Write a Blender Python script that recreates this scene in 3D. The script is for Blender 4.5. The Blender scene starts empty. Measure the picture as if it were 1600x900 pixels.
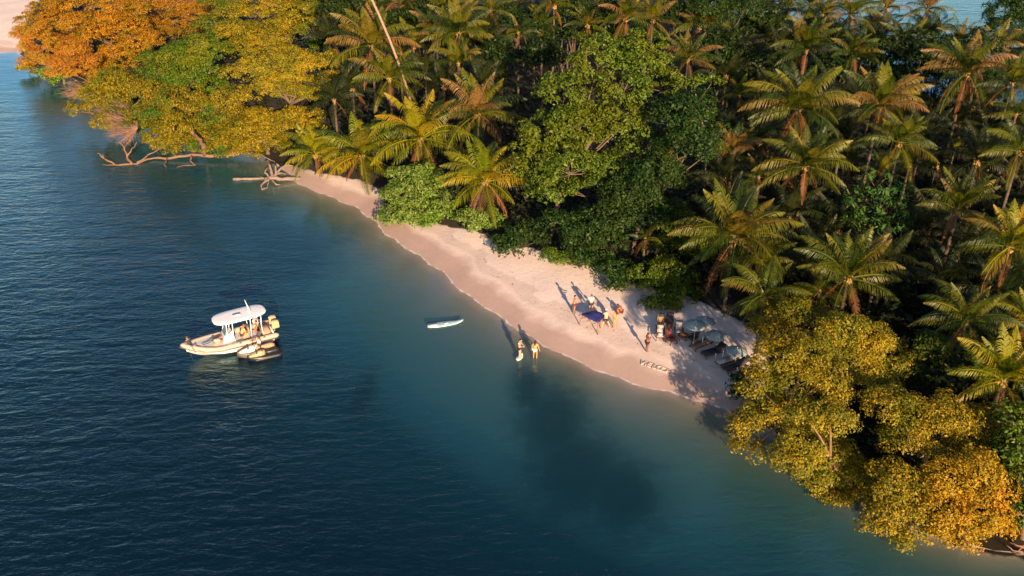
import bpy, bmesh, math, random
import numpy as np
from mathutils import Vector, Matrix, Euler
R = math.radians
random.seed(7); rng = np.random.default_rng(7)
S = bpy.context.scene
COL = S.collection

# ------------------------------------------------------------------ camera
CAM_H, PITCH, FPX = 39.0, R(30), 1425.0
cd = bpy.data.cameras.new('camera'); cam = bpy.data.objects.new('camera', cd); COL.objects.link(cam)
cd.sensor_width = 36; cd.lens = FPX / 1600 * 36; cd.clip_start = 0.5; cd.clip_end = 20000
cam.location = (0, 0, CAM_H); cam.rotation_euler = (R(90) - PITCH, 0, 0)
S.camera = cam
# ------------------------------------------------------------------ light
SUN_EL, SUN_AZ = R(17.5), R(165)          # azimuth clockwise from +Y
w = bpy.data.worlds.new('World'); S.world = w; w.use_nodes = True
nt = w.node_tree; sky = nt.nodes.new('ShaderNodeTexSky'); sky.sky_type = 'NISHITA'
sky.sun_disc = False; sky.sun_elevation = SUN_EL; sky.sun_rotation = SUN_AZ
sky.air_density = 1.0; sky.dust_density = 1.0; sky.ozone_density = 1.6
bg = nt.nodes['Background']; nt.links.new(sky.outputs[0], bg.inputs[0]); bg.inputs[1].default_value = 0.068
ld = bpy.data.lights.new('sun', 'SUN'); sun = bpy.data.objects.new('sun', ld); COL.objects.link(sun)
ld.energy = 4.9; ld.angle = R(0.6); ld.color = (1.0, 0.70, 0.43)
sdir = Vector((math.sin(SUN_AZ) * math.cos(SUN_EL), math.cos(SUN_AZ) * math.cos(SUN_EL), math.sin(SUN_EL)))
sun.rotation_euler = sdir.to_track_quat('Z', 'Y').to_euler(); sun.location = (20, -60, 60)
S.view_settings.view_transform = 'Standard'; S.view_settings.look = 'None'
S.view_settings.exposure = 1.38; S.view_settings.gamma = 1
S.cycles.max_bounces = 6; S.cycles.transparent_max_bounces = 8
S.cycles.diffuse_bounces = 2; S.cycles.glossy_bounces = 3; S.cycles.use_denoising = True
S.cycles.sample_clamp_indirect = 3

# ------------------------------------------------------------------ surveying: a photo direction met with a level or a depth
def ray(px, py):
    u = (px - 800) / FPX; v = (450 - py) / FPX
    return np.array([u, math.cos(PITCH) + v * math.sin(PITCH), -math.sin(PITCH) + v * math.cos(PITCH)])
def U(px, py, z=0.0):
    d = ray(px, py); t = (z - CAM_H) / d[2]
    return np.array([d[0] * t, d[1] * t, z])
def P(px, py, Y):
    d = ray(px, py); t = Y / d[1]
    return np.array([d[0] * t, Y, CAM_H + d[2] * t])
def mpp(p):                                # metres per photo pixel at a place
    return (p[1] * math.cos(PITCH) + (CAM_H - p[2]) * math.sin(PITCH)) / FPX

# ------------------------------------------------------------------ terrain
LAND = [U(*q)[:2] for q in [(-300,60),(0,83),(26,82),(40,98),(70,112),(110,122),(150,140),(185,165),(215,192),(250,212),(300,222),
    (360,230),(412,244),(442,264),(470,290),(520,306),(560,322),(590,345),(610,368),(648,395),(690,425),(722,457),(775,490),(808,512),
    (850,536),(900,558),(955,583),(1010,604),(1060,618),(1110,632),(1150,648),(1200,668),(1260,705),(1320,750),(1380,795),(1440,828),
    (1500,848),(1560,862),(1640,880),(1800,915),(2300,980)]]
FAR = [U(*q)[:2] for q in [(2600,190),(1900,160),(1500,160),(1400,130),(1280,50),(1150,20),(1000,-10),(760,-50),(500,-70),(250,-90),(0,-110),(-300,-130)]]
LAND = np.array(LAND + FAR)
BEACH = np.array([U(*q)[:2] for q in [(430,330),(440,256),(500,276),(560,288),(592,300),(606,335),(700,362),(748,372),(782,398),(830,400),(852,410),
    (925,428),(960,452),(1010,462),(1075,480),(1130,505),(1190,540),(1200,600),(1165,640),(1160,700),(1000,800),(700,600)]])
SPIT = np.array([U(*q)[:2] for q in [(-400,300),(-600,-150),(75,-75),(85,-20),(60,18),(40,50),(28,100),(0,200)]])
def sdist(poly, X, Y):
    """signed distance, positive inside"""
    d2 = np.full(X.shape, 1e18); ins = np.zeros(X.shape, bool); n = len(poly)
    for i in range(n):
        ax, ay = poly[i]; bx, by = poly[(i + 1) % n]
        ex, ey = bx - ax, by - ay
        t = np.clip(((X - ax) * ex + (Y - ay) * ey) / (ex * ex + ey * ey + 1e-12), 0, 1)
        d2 = np.minimum(d2, (X - ax - t * ex) ** 2 + (Y - ay - t * ey) ** 2)
        c = ((ay > Y) != (by > Y)) & (X < (bx - ax) * (Y - ay) / (by - ay + 1e-12) + ax)
        ins ^= c
    return np.sqrt(d2) * np.where(ins, 1, -1)
def height(X, Y):
    X = np.asarray(X, float); Y = np.asarray(Y, float)
    s = sdist(LAND, X, Y)
    s = s + .22 * np.sin(X * .55 + Y * .2) + .12 * np.sin(X * 1.3 - Y * .9)
    up = 1.35 * (1 - np.exp(-np.maximum(s, 0) / 9.0)) + .05 * np.sin(X * .8) * np.sin(Y * .7) * np.clip(s / 6, 0, 1)
    d = np.maximum(-s, 0)
    steep = 1 + 1.4 * np.clip((-sdist(BEACH, X, Y) - 1) / 7, 0, 1)      # off the overgrown shore the bottom drops faster
    dn = -(0.085 * d * steep + 0.0035 * d * d); dn = np.maximum(dn, -7)
    return np.where(s > 0, up, dn)
def gz(x, y): return float(height(np.array([x]), np.array([y]))[0])
def G(px, py, lift=0.0):                   # the point of the ground seen in a photo direction
    z = 0.0
    for _ in range(8): q = U(px, py, z); z = max(gz(q[0], q[1]), 0.0)
    q[2] = z + lift; return q

# ------------------------------------------------------------------ helpers
def tag(o, label=None, cat=None, group=None, kind=None):
    if label: o['label'] = label
    if cat: o['category'] = cat
    if group: o['group'] = group
    if kind: o['kind'] = kind
    return o
def link(name, me, mat=None, parent=None):
    o = bpy.data.objects.new(name, me); COL.objects.link(o)
    if mat: me.materials.clear(); me.materials.append(mat)
    if parent: o.parent = parent
    return o
def empty(name, loc, label, cat, group=None, rz=0):
    o = bpy.data.objects.new(name, None); COL.objects.link(o); o.location = loc; o.rotation_euler.z = rz
    o.empty_display_size = .3
    return tag(o, label, cat, group)
class MB:
    def __init__(s): s.v = []; s.f = []
    def add(s, vs, fs):
        b = len(s.v); s.v += [tuple(map(float, q)) for q in vs]; s.f += [tuple(b + i for i in f) for f in fs]; return s
    def box(s, c, d, rz=0, M=None, bev=0.0):
        x, y, z = [k / 2 for k in d]; b = min(bev, x * .9, y * .9)
        if b > 0: ring = [(-x + b, -y), (x - b, -y), (x, -y + b), (x, y - b), (x - b, y), (-x + b, y), (-x, y - b), (-x, -y + b)]
        else: ring = [(-x, -y), (x, -y), (x, y), (-x, y)]
        n = len(ring); vs = [Vector((a, e, -z)) for a, e in ring] + [Vector((a, e, z)) for a, e in ring]
        m = M or Matrix.Rotation(rz, 3, 'Z'); vs = [m @ q + Vector(c) for q in vs]
        return s.add(vs, [tuple(range(n))[::-1], tuple(range(n, 2 * n))] + [(i, (i + 1) % n, n + (i + 1) % n, n + i) for i in range(n)])
    def tube(s, pts, rad, n=6, cap=True):
        pts = [Vector(q) for q in pts]
        if not hasattr(rad, '__len__'): rad = [rad] * len(pts)
        vs = []; up = Vector((0, 0, 1)); prev = None
        for i, q in enumerate(pts):
            t = (pts[min(i + 1, len(pts) - 1)] - pts[max(i - 1, 0)])
            if t.length < 1e-9: t = Vector((0, 0, 1))
            t.normalize()
            a = prev if prev is not None else (up if abs(t.z) < .9 else Vector((1, 0, 0)))
            a = (a - t * a.dot(t));
            if a.length < 1e-6: a = t.orthogonal()
            a.normalize(); prev = a; b = t.cross(a)
            vs += [q + (a * math.cos(2 * math.pi * k / n) + b * math.sin(2 * math.pi * k / n)) * rad[i] for k in range(n)]
        m = len(pts)
        fs = [(i * n + k, i * n + (k + 1) % n, (i + 1) * n + (k + 1) % n, (i + 1) * n + k) for i in range(m - 1) for k in range(n)]
        if cap: fs += [tuple(range(n))[::-1], tuple(range((m - 1) * n, m * n))]
        return s.add(vs, fs)
    def ball(s, c, r, n=10, m=7, M=None):
        if not hasattr(r, '__len__'): r = (r, r, r)
        vs = [Vector((0, 0, -r[2]))]
        for j in range(1, m):
            a = -math.pi / 2 + math.pi * j / m
            vs += [Vector((r[0] * math.cos(a) * math.cos(2 * math.pi * k / n), r[1] * math.cos(a) * math.sin(2 * math.pi * k / n), r[2] * math.sin(a))) for k in range(n)]
        vs.append(Vector((0, 0, r[2])))
        if M: vs = [M @ q for q in vs]
        vs = [q + Vector(c) for q in vs]; L = len(vs) - 1
        fs = [(0, 1 + (k + 1) % n, 1 + k) for k in range(n)]
        for j in range(m - 2): fs += [(1 + j * n + k, 1 + j * n + (k + 1) % n, 1 + (j + 1) * n + (k + 1) % n, 1 + (j + 1) * n + k) for k in range(n)]
        fs += [(L, 1 + (m - 2) * n + k, 1 + (m - 2) * n + (k + 1) % n) for k in range(n)]
        return s.add(vs, fs)
    def loft(s, rings, close=True, caps=True):
        n = len(rings[0]); vs = [q for r in rings for q in r]
        fs = [(i * n + k, i * n + (k + 1) % n, (i + 1) * n + (k + 1) % n, (i + 1) * n + k) for i in range(len(rings) - 1) for k in range(n if close else n - 1)]
        if caps: fs += [tuple(range(n))[::-1], tuple(range((len(rings) - 1) * n, len(rings) * n))]
        return s.add(vs, fs)
    def mesh(s, name, smooth=True):
        me = bpy.data.meshes.new(name); me.from_pydata(s.v, [], s.f); me.validate()
        if smooth: me.polygons.foreach_set('use_smooth', [True] * len(me.polygons))
        return me
    def build(s, name, mat, parent=None, smooth=True): return link(name, s.mesh(name, smooth), mat, parent)
def np_mesh(name, V, F, smooth=False):     # V (n,3), F (m,4)
    me = bpy.data.meshes.new(name); me.vertices.add(len(V)); me.vertices.foreach_set('co', V.astype(np.float32).ravel())
    k = F.shape[1]; me.loops.add(F.size); me.loops.foreach_set('vertex_index', F.astype(np.int32).ravel())
    me.polygons.add(len(F)); me.polygons.foreach_set('loop_start', np.arange(0, F.size, k, dtype=np.int32))
    if smooth: me.polygons.foreach_set('use_smooth', np.ones(len(F), bool))
    me.update(calc_edges=True); return me

# ------------------------------------------------------------------ materials
def newmat(name):
    m = bpy.data.materials.new(name); m.use_nodes = True; return m, m.node_tree.nodes, m.node_tree.links, m.node_tree.nodes['Principled BSDF']
def C4(c): return (c[0], c[1], c[2], 1)
def solid(name, c, rough=.6, var=.12, scale=6, bump=.0, metal=0, spec=.5, coat=0):
    m, N, L, b = newmat(name)
    tc = N.new('ShaderNodeTexCoord'); nz = N.new('ShaderNodeTexNoise'); nz.inputs['Scale'].default_value = scale; nz.inputs['Detail'].default_value = 5
    L.new(tc.outputs['Object'], nz.inputs['Vector'])
    mx = N.new('ShaderNodeMix'); mx.data_type = 'RGBA'; L.new(nz.outputs[0], mx.inputs[0])
    mx.inputs[6].default_value = C4([k * (1 - var * 1.6) for k in c]); mx.inputs[7].default_value = C4([min(1, k * (1 + var * 1.4)) for k in c])
    L.new(mx.outputs[2], b.inputs['Base Color']); b.inputs['Roughness'].default_value = rough; b.inputs['Metallic'].default_value = metal
    b.inputs['Specular IOR Level'].default_value = spec; b.inputs['Coat Weight'].default_value = coat
    if bump:
        bp = N.new('ShaderNodeBump'); bp.inputs['Strength'].default_value = bump; bp.inputs['Distance'].default_value = .03
        L.new(nz.outputs[0], bp.inputs['Height']); L.new(bp.outputs[0], b.inputs['Normal'])
    return m
def ramp(N, L, src, stops):
    r = N.new('ShaderNodeValToRGB'); e = r.color_ramp.elements
    while len(e) < len(stops): e.new(.5)
    for k, (p, c) in enumerate(stops): e[k].position = p; e[k].color = C4(c)
    L.new(src, r.inputs[0]); return r
def leafmat(name, cols, patch=None, pscale=.35, trans=.3, rough=.55, obj_random=False):
    """cols: colours picked leaf by leaf; patch: colour of whole sprays of older or younger leaves"""
    m, N, L, b = newmat(name)
    geo = N.new('ShaderNodeNewGeometry')
    src = geo.outputs['Random Per Island']
    if obj_random:
        oi = N.new('ShaderNodeObjectInfo'); src = oi.outputs['Random']
    n = len(cols); r = ramp(N, L, src, [(i / max(1, n - 1), c) for i, c in enumerate(cols)]); col = r.outputs[0]
    if patch:
        tc = N.new('ShaderNodeTexCoord'); nz = N.new('ShaderNodeTexNoise'); nz.inputs['Scale'].default_value = pscale; nz.inputs['Detail'].default_value = 3
        L.new(tc.outputs['Object'], nz.inputs['Vector'])
        rr = ramp(N, L, nz.outputs[0], [(.46, (0, 0, 0)), (.6, (1, 1, 1))])
        mx = N.new('ShaderNodeMix'); mx.data_type = 'RGBA'; L.new(rr.outputs[0], mx.inputs[0]); L.new(col, mx.inputs[6]); mx.inputs[7].default_value = C4(patch); col = mx.outputs[2]
    L.new(col, b.inputs['Base Color']); b.inputs['Roughness'].default_value = rough; b.inputs['Specular IOR Level'].default_value = .25
    tr = N.new('ShaderNodeBsdfTranslucent'); L.new(col, tr.inputs[0])
    ms = N.new('ShaderNodeMixShader'); ms.inputs[0].default_value = trans
    L.new(b.outputs[0], ms.inputs[1]); L.new(tr.outputs[0], ms.inputs[2]); L.new(ms.outputs[0], N['Material Output'].inputs[0])
    return m

M = {}
M['bark'] = solid('bark', (.10, .07, .045), .9, .35, 3, .6)
M['palebark'] = solid('palebark', (.19, .13, .09), .9, .25, 3, .5)
M['warmbark'] = solid('warmbark', (.16, .09, .055), .9, .3, 3, .5)
M['palmbark'] = solid('palmbark', (.075, .052, .038), .9, .3, 5, .6)
M['drift'] = solid('driftwood', (.17, .125, .105), .85, .3, 4, .6)
M['twig'] = solid('twig', (.24, .13, .085), .9, .3, 2)

# ground -------------------------------------------------------------
def ground_material():
    m, N, L, b = newmat('ground')
    geo = N.new('ShaderNodeNewGeometry'); sx = N.new('ShaderNodeSeparateXYZ'); L.new(geo.outputs['Position'], sx.inputs[0])
    def noise(s, det=5, rough=.5, dist=0):
        n = N.new('ShaderNodeTexNoise'); n.inputs['Scale'].default_value = s; n.inputs['Detail'].default_value = det
        n.inputs['Roughness'].default_value = rough; n.inputs['Distortion'].default_value = dist
        L.new(geo.outputs['Position'], n.inputs['Vector']); return n.outputs[0]
    def math_(op, a, bb):
        k = N.new('ShaderNodeMath'); k.operation = op
        for i, q in enumerate((a, bb)):
            if isinstance(q, (int, float)): k.inputs[i].default_value = q
            else: L.new(q, k.inputs[i])
        return k.outputs[0]
    def mix(f, a, c):
        k = N.new('ShaderNodeMix'); k.data_type = 'RGBA'
        for i, q in ((0, f), (6, a), (7, c)):
            if isinstance(q, tuple): k.inputs[i].default_value = C4(q)
            elif isinstance(q, float): k.inputs[i].default_value = q
            else: L.new(q, k.inputs[i])
        return k.outputs[2]
    dry = mix(noise(.7), (.60, .50, .475), (.73, .63, .60))
    dry = mix(ramp(N, L, noise(9, 6, .7), [(.35, (0, 0, 0)), (.75, (.5, .5, .5))]).outputs[0], dry, (.33, .22, .175))
    wet = mix(noise(1.6, 4, .5, 1), (.345, .24, .21), (.42, .305, .27))
    hh = math_('ADD', sx.outputs[2], math_('MULTIPLY', math_('SUBTRACT', noise(.35, 3), .5), .35))
    dark = ramp(N, L, hh, [(.22, (0, 0, 0)), (.40, (1, 1, 1))])
    sand = mix(dark.outputs[0], wet, dry)
    # damp tide line, a slightly darker band above the wet sand
    tide = ramp(N, L, hh, [(.36, (0, 0, 0)), (.42, (.35, .35, .35)), (.52, (.28, .28, .28)), (.545, (0, 0, 0))])
    sand = mix(tide.outputs[0], sand, (.27, .18, .145))
    sub = mix(noise(.25, 4), (.20, .165, .13), (.28, .235, .19))
    below = ramp(N, L, math_('ADD', sx.outputs[2], 1.0), [(.90, (1, 1, 1)), (1.0, (0, 0, 0))])
    sand = mix(below.outputs[0], sand, sub)
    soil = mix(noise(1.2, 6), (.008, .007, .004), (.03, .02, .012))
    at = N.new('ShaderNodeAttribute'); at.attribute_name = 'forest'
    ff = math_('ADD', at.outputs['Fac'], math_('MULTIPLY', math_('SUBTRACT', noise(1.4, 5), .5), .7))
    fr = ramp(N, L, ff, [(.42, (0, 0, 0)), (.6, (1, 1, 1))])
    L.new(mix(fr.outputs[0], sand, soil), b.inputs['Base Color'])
    b.inputs['Roughness'].default_value = .9
    rr = ramp(N, L, hh, [(.0, (.35, .35, .35)), (.32, (.92, .92, .92))]); L.new(rr.outputs[0], b.inputs['Roughness'])
    v = N.new('ShaderNodeTexVoronoi'); v.inputs['Scale'].default_value = 2.6; L.new(geo.outputs['Position'], v.inputs['Vector'])
    hgt = math_('ADD', math_('MULTIPLY', v.outputs[0], math_('MULTIPLY', dark.outputs[0], .8)), math_('MULTIPLY', noise(5, 6, .6), .7))
    bp = N.new('ShaderNodeBump'); bp.inputs['Strength'].default_value = .5; bp.inputs['Distance'].default_value = .03
    L.new(hgt, bp.inputs['Height']); L.new(bp.outputs[0], b.inputs['Normal'])
    return m
M['ground'] = ground_material()
def build_ground():
    st = .8
    xs = np.concatenate([[-6000, -1500, -500, -250], np.arange(-170, 110, st), [200, 400, 1500, 6000]])
    ys = np.concatenate([[-3000, -300, -50, 10], np.arange(24, 230, st), [280, 400, 900, 3000, 9000]])
    X, Y = np.meshgrid(xs, ys); Z = height(X, Y)
    s_l = sdist(LAND, X, Y); s_b = sdist(BEACH, X, Y); s_s = sdist(SPIT, X, Y)
    # forest factor: land away from either sandy stretch; a thin sandy rim at the water
    fo = np.clip(.5 - np.maximum(s_b, s_s) / 1.6, 0, 1) * np.clip((s_l + .5) / .6, 0, 1)
    nx = len(xs); ny = len(ys)
    V = np.stack([X.ravel(), Y.ravel(), Z.ravel()], 1); fo = fo.ravel()
    i, j = np.meshgrid(np.arange(nx - 1), np.arange(ny - 1)); a = (j * nx + i).ravel()
    F = np.stack([a, a + 1, a + nx + 1, a + nx], 1)
    zc = V[F, 2].mean(1); fc = fo[F].mean(1)
    for name, msk in (('seabed', zc < -.0), ('beach', (zc >= 0) & (fc < .5)), ('forest_ground', (zc >= 0) & (fc >= .5))):
        f = F[msk]; u, inv = np.unique(f, return_inverse=True)
        me = np_mesh(name, V[u], inv.reshape(f.shape), True)
        at = me.attributes.new('forest', 'FLOAT', 'POINT'); at.data.foreach_set('value', fo[u].astype(np.float32))
        tag(link(name, me, M['ground']), kind='structure')
build_ground()

# water --------------------------------------------------------------
def water_material():
    m, N, L, b = newmat('water'); N.remove(b)
    geo = N.new('ShaderNodeNewGeometry')
    at = N.new('ShaderNodeAttribute'); at.attribute_name = 'depth'
    def noise(scale, vec_scale, rot, det=4, rough=.5, dist=0.0):
        mp = N.new('ShaderNodeMapping'); mp.inputs['Scale'].default_value = vec_scale; mp.inputs['Rotation'].default_value = (0, 0, rot)
        L.new(geo.outputs['Position'], mp.inputs['Vector'])
        n = N.new('ShaderNodeTexNoise'); n.inputs['Scale'].default_value = scale; n.inputs['Detail'].default_value = det
        n.inputs['Roughness'].default_value = rough; n.inputs['Distortion'].default_value = dist
        L.new(mp.outputs[0], n.inputs['Vector']); return n.outputs[0]
    def mth(op, a, bb=0.0):
        k = N.new('ShaderNodeMath'); k.operation = op
        for i, q in enumerate((a, bb)):
            if isinstance(q, (int, float)): k.inputs[i].default_value = q
            else: L.new(q, k.inputs[i])
        return k.outputs[0]
    depth = at.outputs['Fac']
    swell = noise(.55, (.28, 1, 1), R(-14), 3, .5, .4)
    chop = noise(1.7, (.42, 1, 1), R(-22), 5, .58, .8)
    rip = noise(4.5, (.6, 1, 1), R(12), 4, .6, .5)
    calm = ramp(N, L, mth('MULTIPLY', depth, .25), [(0, (.15, .15, .15)), (.35, (.4, .4, .4)), (.9, (1, 1, 1))]).outputs[0]
    h = mth('ADD', mth('ADD', mth('MULTIPLY', swell, 1.0), mth('MULTIPLY', chop, .62)), mth('MULTIPLY', rip, .16))
    h = mth('MULTIPLY', h, calm)
    bp = N.new('ShaderNodeBump'); bp.inputs['Strength'].default_value = 1; bp.inputs['Distance'].default_value = .15; L.new(h, bp.inputs['Height'])
    ex = mth('POWER', 2.718, mth('MULTIPLY', depth, -1.35))      # share of the seabed seen through the water
    body = ramp(N, L, mth('MULTIPLY', depth, 1 / 7), [(0, (.042, .088, .10)), (.10, (.023, .078, .094)), (.26, (.008, .046, .068)), (.5, (.0012, .016, .028)), (1, (.0003, .0065, .0125))])
    sg = N.new('ShaderNodeAttribute'); sg.attribute_name = 'tree_refl'  # painted tree reflections, darkening the water body colour
    refl_f = mth('MULTIPLY', sg.outputs['Fac'], ramp(N, L, mth('ADD', sg.outputs['Fac'], mth('MULTIPLY', mth('SUBTRACT', noise(.7, (1, 1, 1), 0, 8, .68), .5), 1.5)), [(.15, (0, 0, 0)), (.8, (1, 1, 1))]).outputs[0])
    bmix = N.new('ShaderNodeMix'); bmix.data_type = 'RGBA'; refl_f = mth('MULTIPLY', refl_f, .82); L.new(refl_f, bmix.inputs[0]); L.new(body.outputs[0], bmix.inputs[6]); bmix.inputs[7].default_value = (.0010, .0105, .0125, 1)
    ex = mth('MULTIPLY', ex, mth('SUBTRACT', 1.0, mth('MULTIPLY', refl_f, .92)))  # the painted reflections also hide the seabed
    dif = N.new('ShaderNodeBsdfDiffuse'); L.new(bmix.outputs[2], dif.inputs[0]); L.new(bp.outputs[0], dif.inputs['Normal'])
    tp = N.new('ShaderNodeBsdfTransparent'); tp.inputs[0].default_value = (.80, .93, .92, 1); tint = ramp(N, L, mth('MULTIPLY', depth, 1 / 3), [(0, (.97, .98, .96)), (.2, (.66, .88, .83)), (.6, (.2, .55, .54)), (1, (.05, .27, .30))]); L.new(tint.outputs[0], tp.inputs[0])
    m1 = N.new('ShaderNodeMixShader'); L.new(ex, m1.inputs[0]); L.new(dif.outputs[0], m1.inputs[1]); L.new(tp.outputs[0], m1.inputs[2])
    gl = N.new('ShaderNodeBsdfGlossy'); gl.inputs['Roughness'].default_value = .02; gl.inputs[0].default_value = (.58, .88, .98, 1); L.new(bp.outputs[0], gl.inputs['Normal'])
    vd = N.new('ShaderNodeVectorMath'); vd.operation = 'DOT_PRODUCT'; L.new(geo.outputs['Incoming'], vd.inputs[0]); L.new(bp.outputs[0], vd.inputs[1])
    fres = mth('ADD', mth('MULTIPLY', mth('POWER', mth('SUBTRACT', 1.0, mth('ABSOLUTE', vd.outputs['Value'])), 5.0), .98), .022)
    m2 = N.new('ShaderNodeMixShader'); L.new(mth('MINIMUM', mth('MULTIPLY', fres, 1.8), .97), m2.inputs[0]); L.new(m1.outputs[0], m2.inputs[1]); L.new(gl.outputs[0], m2.inputs[2])
    # thin foam at the swash line
    fz = mth('ADD', depth, mth('MULTIPLY', mth('SUBTRACT', noise(1.1, (1, 1, 1), 0, 5, .65), .5), .07))
    fo = ramp(N, L, fz, [(0.0, (1, 1, 1)), (.006, (.9, .9, .9)), (.020, (0, 0, 0))])
    fd = N.new('ShaderNodeBsdfDiffuse'); fd.inputs[0].default_value = (.72, .64, .60, 1)
    m3 = N.new('ShaderNodeMixShader'); L.new(mth('MULTIPLY', fo.outputs[0], .75), m3.inputs[0]); L.new(m2.outputs[0], m3.inputs[1]); L.new(fd.outputs[0], m3.inputs[2])
    L.new(m3.outputs[0], N['Material Output'].inputs[0]); return m
TREE_REFL = [(445,400,95,66), (420,370,60,40), (375,345,75,45), (240,340,58,48), (310,360,60,35), (865,660,66,66), (900,735,95,66), (828,610,34,40), (970,770,80,55), (568,620,20,40)]  # ellipses of dark tree reflection, painted on the water
def build_water():
    st = .7
    xs = np.concatenate([[-6000, -1500, -500, -250], np.arange(-170, 110, st), [200, 400, 1500, 6000]])
    ys = np.concatenate([[-3000, -300, -50, 10], np.arange(24, 200, st), [230, 280, 400, 900, 3000, 9000]])
    X, Y = np.meshgrid(xs, ys); D = -height(X, Y)
    nx = len(xs); ny = len(ys); V = np.stack([X.ravel(), Y.ravel(), np.zeros(X.size)], 1)
    i, j = np.meshgrid(np.arange(nx - 1), np.arange(ny - 1)); a = (j * nx + i).ravel(); F = np.stack([a, a + 1, a + nx + 1, a + nx], 1)
    D = D.ravel(); F = F[(D[F] > -.45).any(1)]
    u, inv = np.unique(F, return_inverse=True); me = np_mesh('water', V[u], inv.reshape(F.shape), True)
    at = me.attributes.new('depth', 'FLOAT', 'POINT'); at.data.foreach_set('value', D[u].astype(np.float32))
    # mask for the dark tree reflections painted into the water colour
    refl_v = np.zeros(len(u)); px_, py_ = V[u][:, 0], V[u][:, 1]
    for (a, b_, rx, ry) in TREE_REFL:
        c = U(a, b_)[:2]; m_ = mpp(np.array([c[0], c[1], 0])); dd = np.sqrt(((px_ - c[0]) / (rx * m_)) ** 2 + ((py_ - c[1]) / (ry * m_ / .52)) ** 2); refl_v = np.maximum(refl_v, np.clip((1.7 - dd) / 1.3, 0, 1))
    at = me.attributes.new('tree_refl', 'FLOAT', 'POINT'); at.data.foreach_set('value', refl_v.astype(np.float32))
    tag(link('water', me, water_material()), kind='structure')
build_water()

# ------------------------------------------------------------------ foliage generator
def unit(a): return a / (np.linalg.norm(a, axis=1, keepdims=True) + 1e-9)
def leaves(centres, normals, size, aspect=.5, jit=.6):
    n = len(centres); nrm = unit(normals + rng.normal(0, jit, (n, 3)))
    t = unit(np.cross(nrm, rng.normal(0, 1, (n, 3)))); bvec = np.cross(nrm, t)
    L = (size * np.clip(rng.lognormal(-.05, .33, n), .4, 1.9))[:, None]
    v0 = centres - t * L * .5; v2 = centres + t * L * .5 - nrm * L * .12
    v1 = centres + bvec * L * aspect * .5 + nrm * L * .08; v3 = centres - bvec * L * aspect * .5 + nrm * L * .08
    V = np.stack([v0, v1, v2, v3], 1).reshape(-1, 3); F = np.arange(4 * n).reshape(-1, 4)
    return V, F
def sph(n):
    return unit(rng.normal(0, 1, (n, 3)))
def lobe_clumps(c, r, clump, dens=1.0, bottom=-.35):
    """clump centres over a lobe's skin"""
    r = np.array(r); k = max(6, int(dens * 5.2 * (r.mean() / clump) ** 2)); d = sph(k * 2); d = d[d[:, 2] > bottom][:k]
    rad = rng.uniform(.72, 1.05, len(d))[:, None]
    return np.array(c) + d * r * rad, d
def crown(lobes, clump, leaf, dens, aspect=.5, bottom=-.35, cdens=1.0, flat=.7, jit=.6):
    Vs = []; tips = []
    for (c, r) in lobes:
        cc, dd = lobe_clumps(c, r, clump, cdens, bottom)
        for q, d in zip(cc, dd):
            cr = clump * rng.uniform(.6, 1.25); n = int(1.9 * dens * cr * cr * rng.uniform(.7, 1.2)) + 3
            e = sph(n); e[:, 2] = np.where(e[:, 2] < -.25, -e[:, 2], e[:, 2])
            s = rng.uniform(.35, 1.0, n)[:, None] ** .5
            p = q + e * s * np.array([cr, cr, cr * flat])
            V, _ = leaves(p, e * .55 + d * .35 + np.array([0, 0, .45]), leaf, aspect, jit); Vs.append(V); tips.append(q)
    V = np.concatenate(Vs); return V, np.arange(len(V)).reshape(-1, 4), tips
def bend(a, b, k=.12, n=5, sag=0.0):
    a = Vector(a); b = Vector(b); L = (b - a).length; o1 = Vector(rng.normal(0, k * L, 3))
    return [a.lerp(b, t) + o1 * (4 * t * (1 - t)) * .5 + Vector((0, 0, -sag * L * 4 * t * (1 - t) + 0)) for t in [i / (n - 1) for i in range(n)]]
NTREE = []
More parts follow.
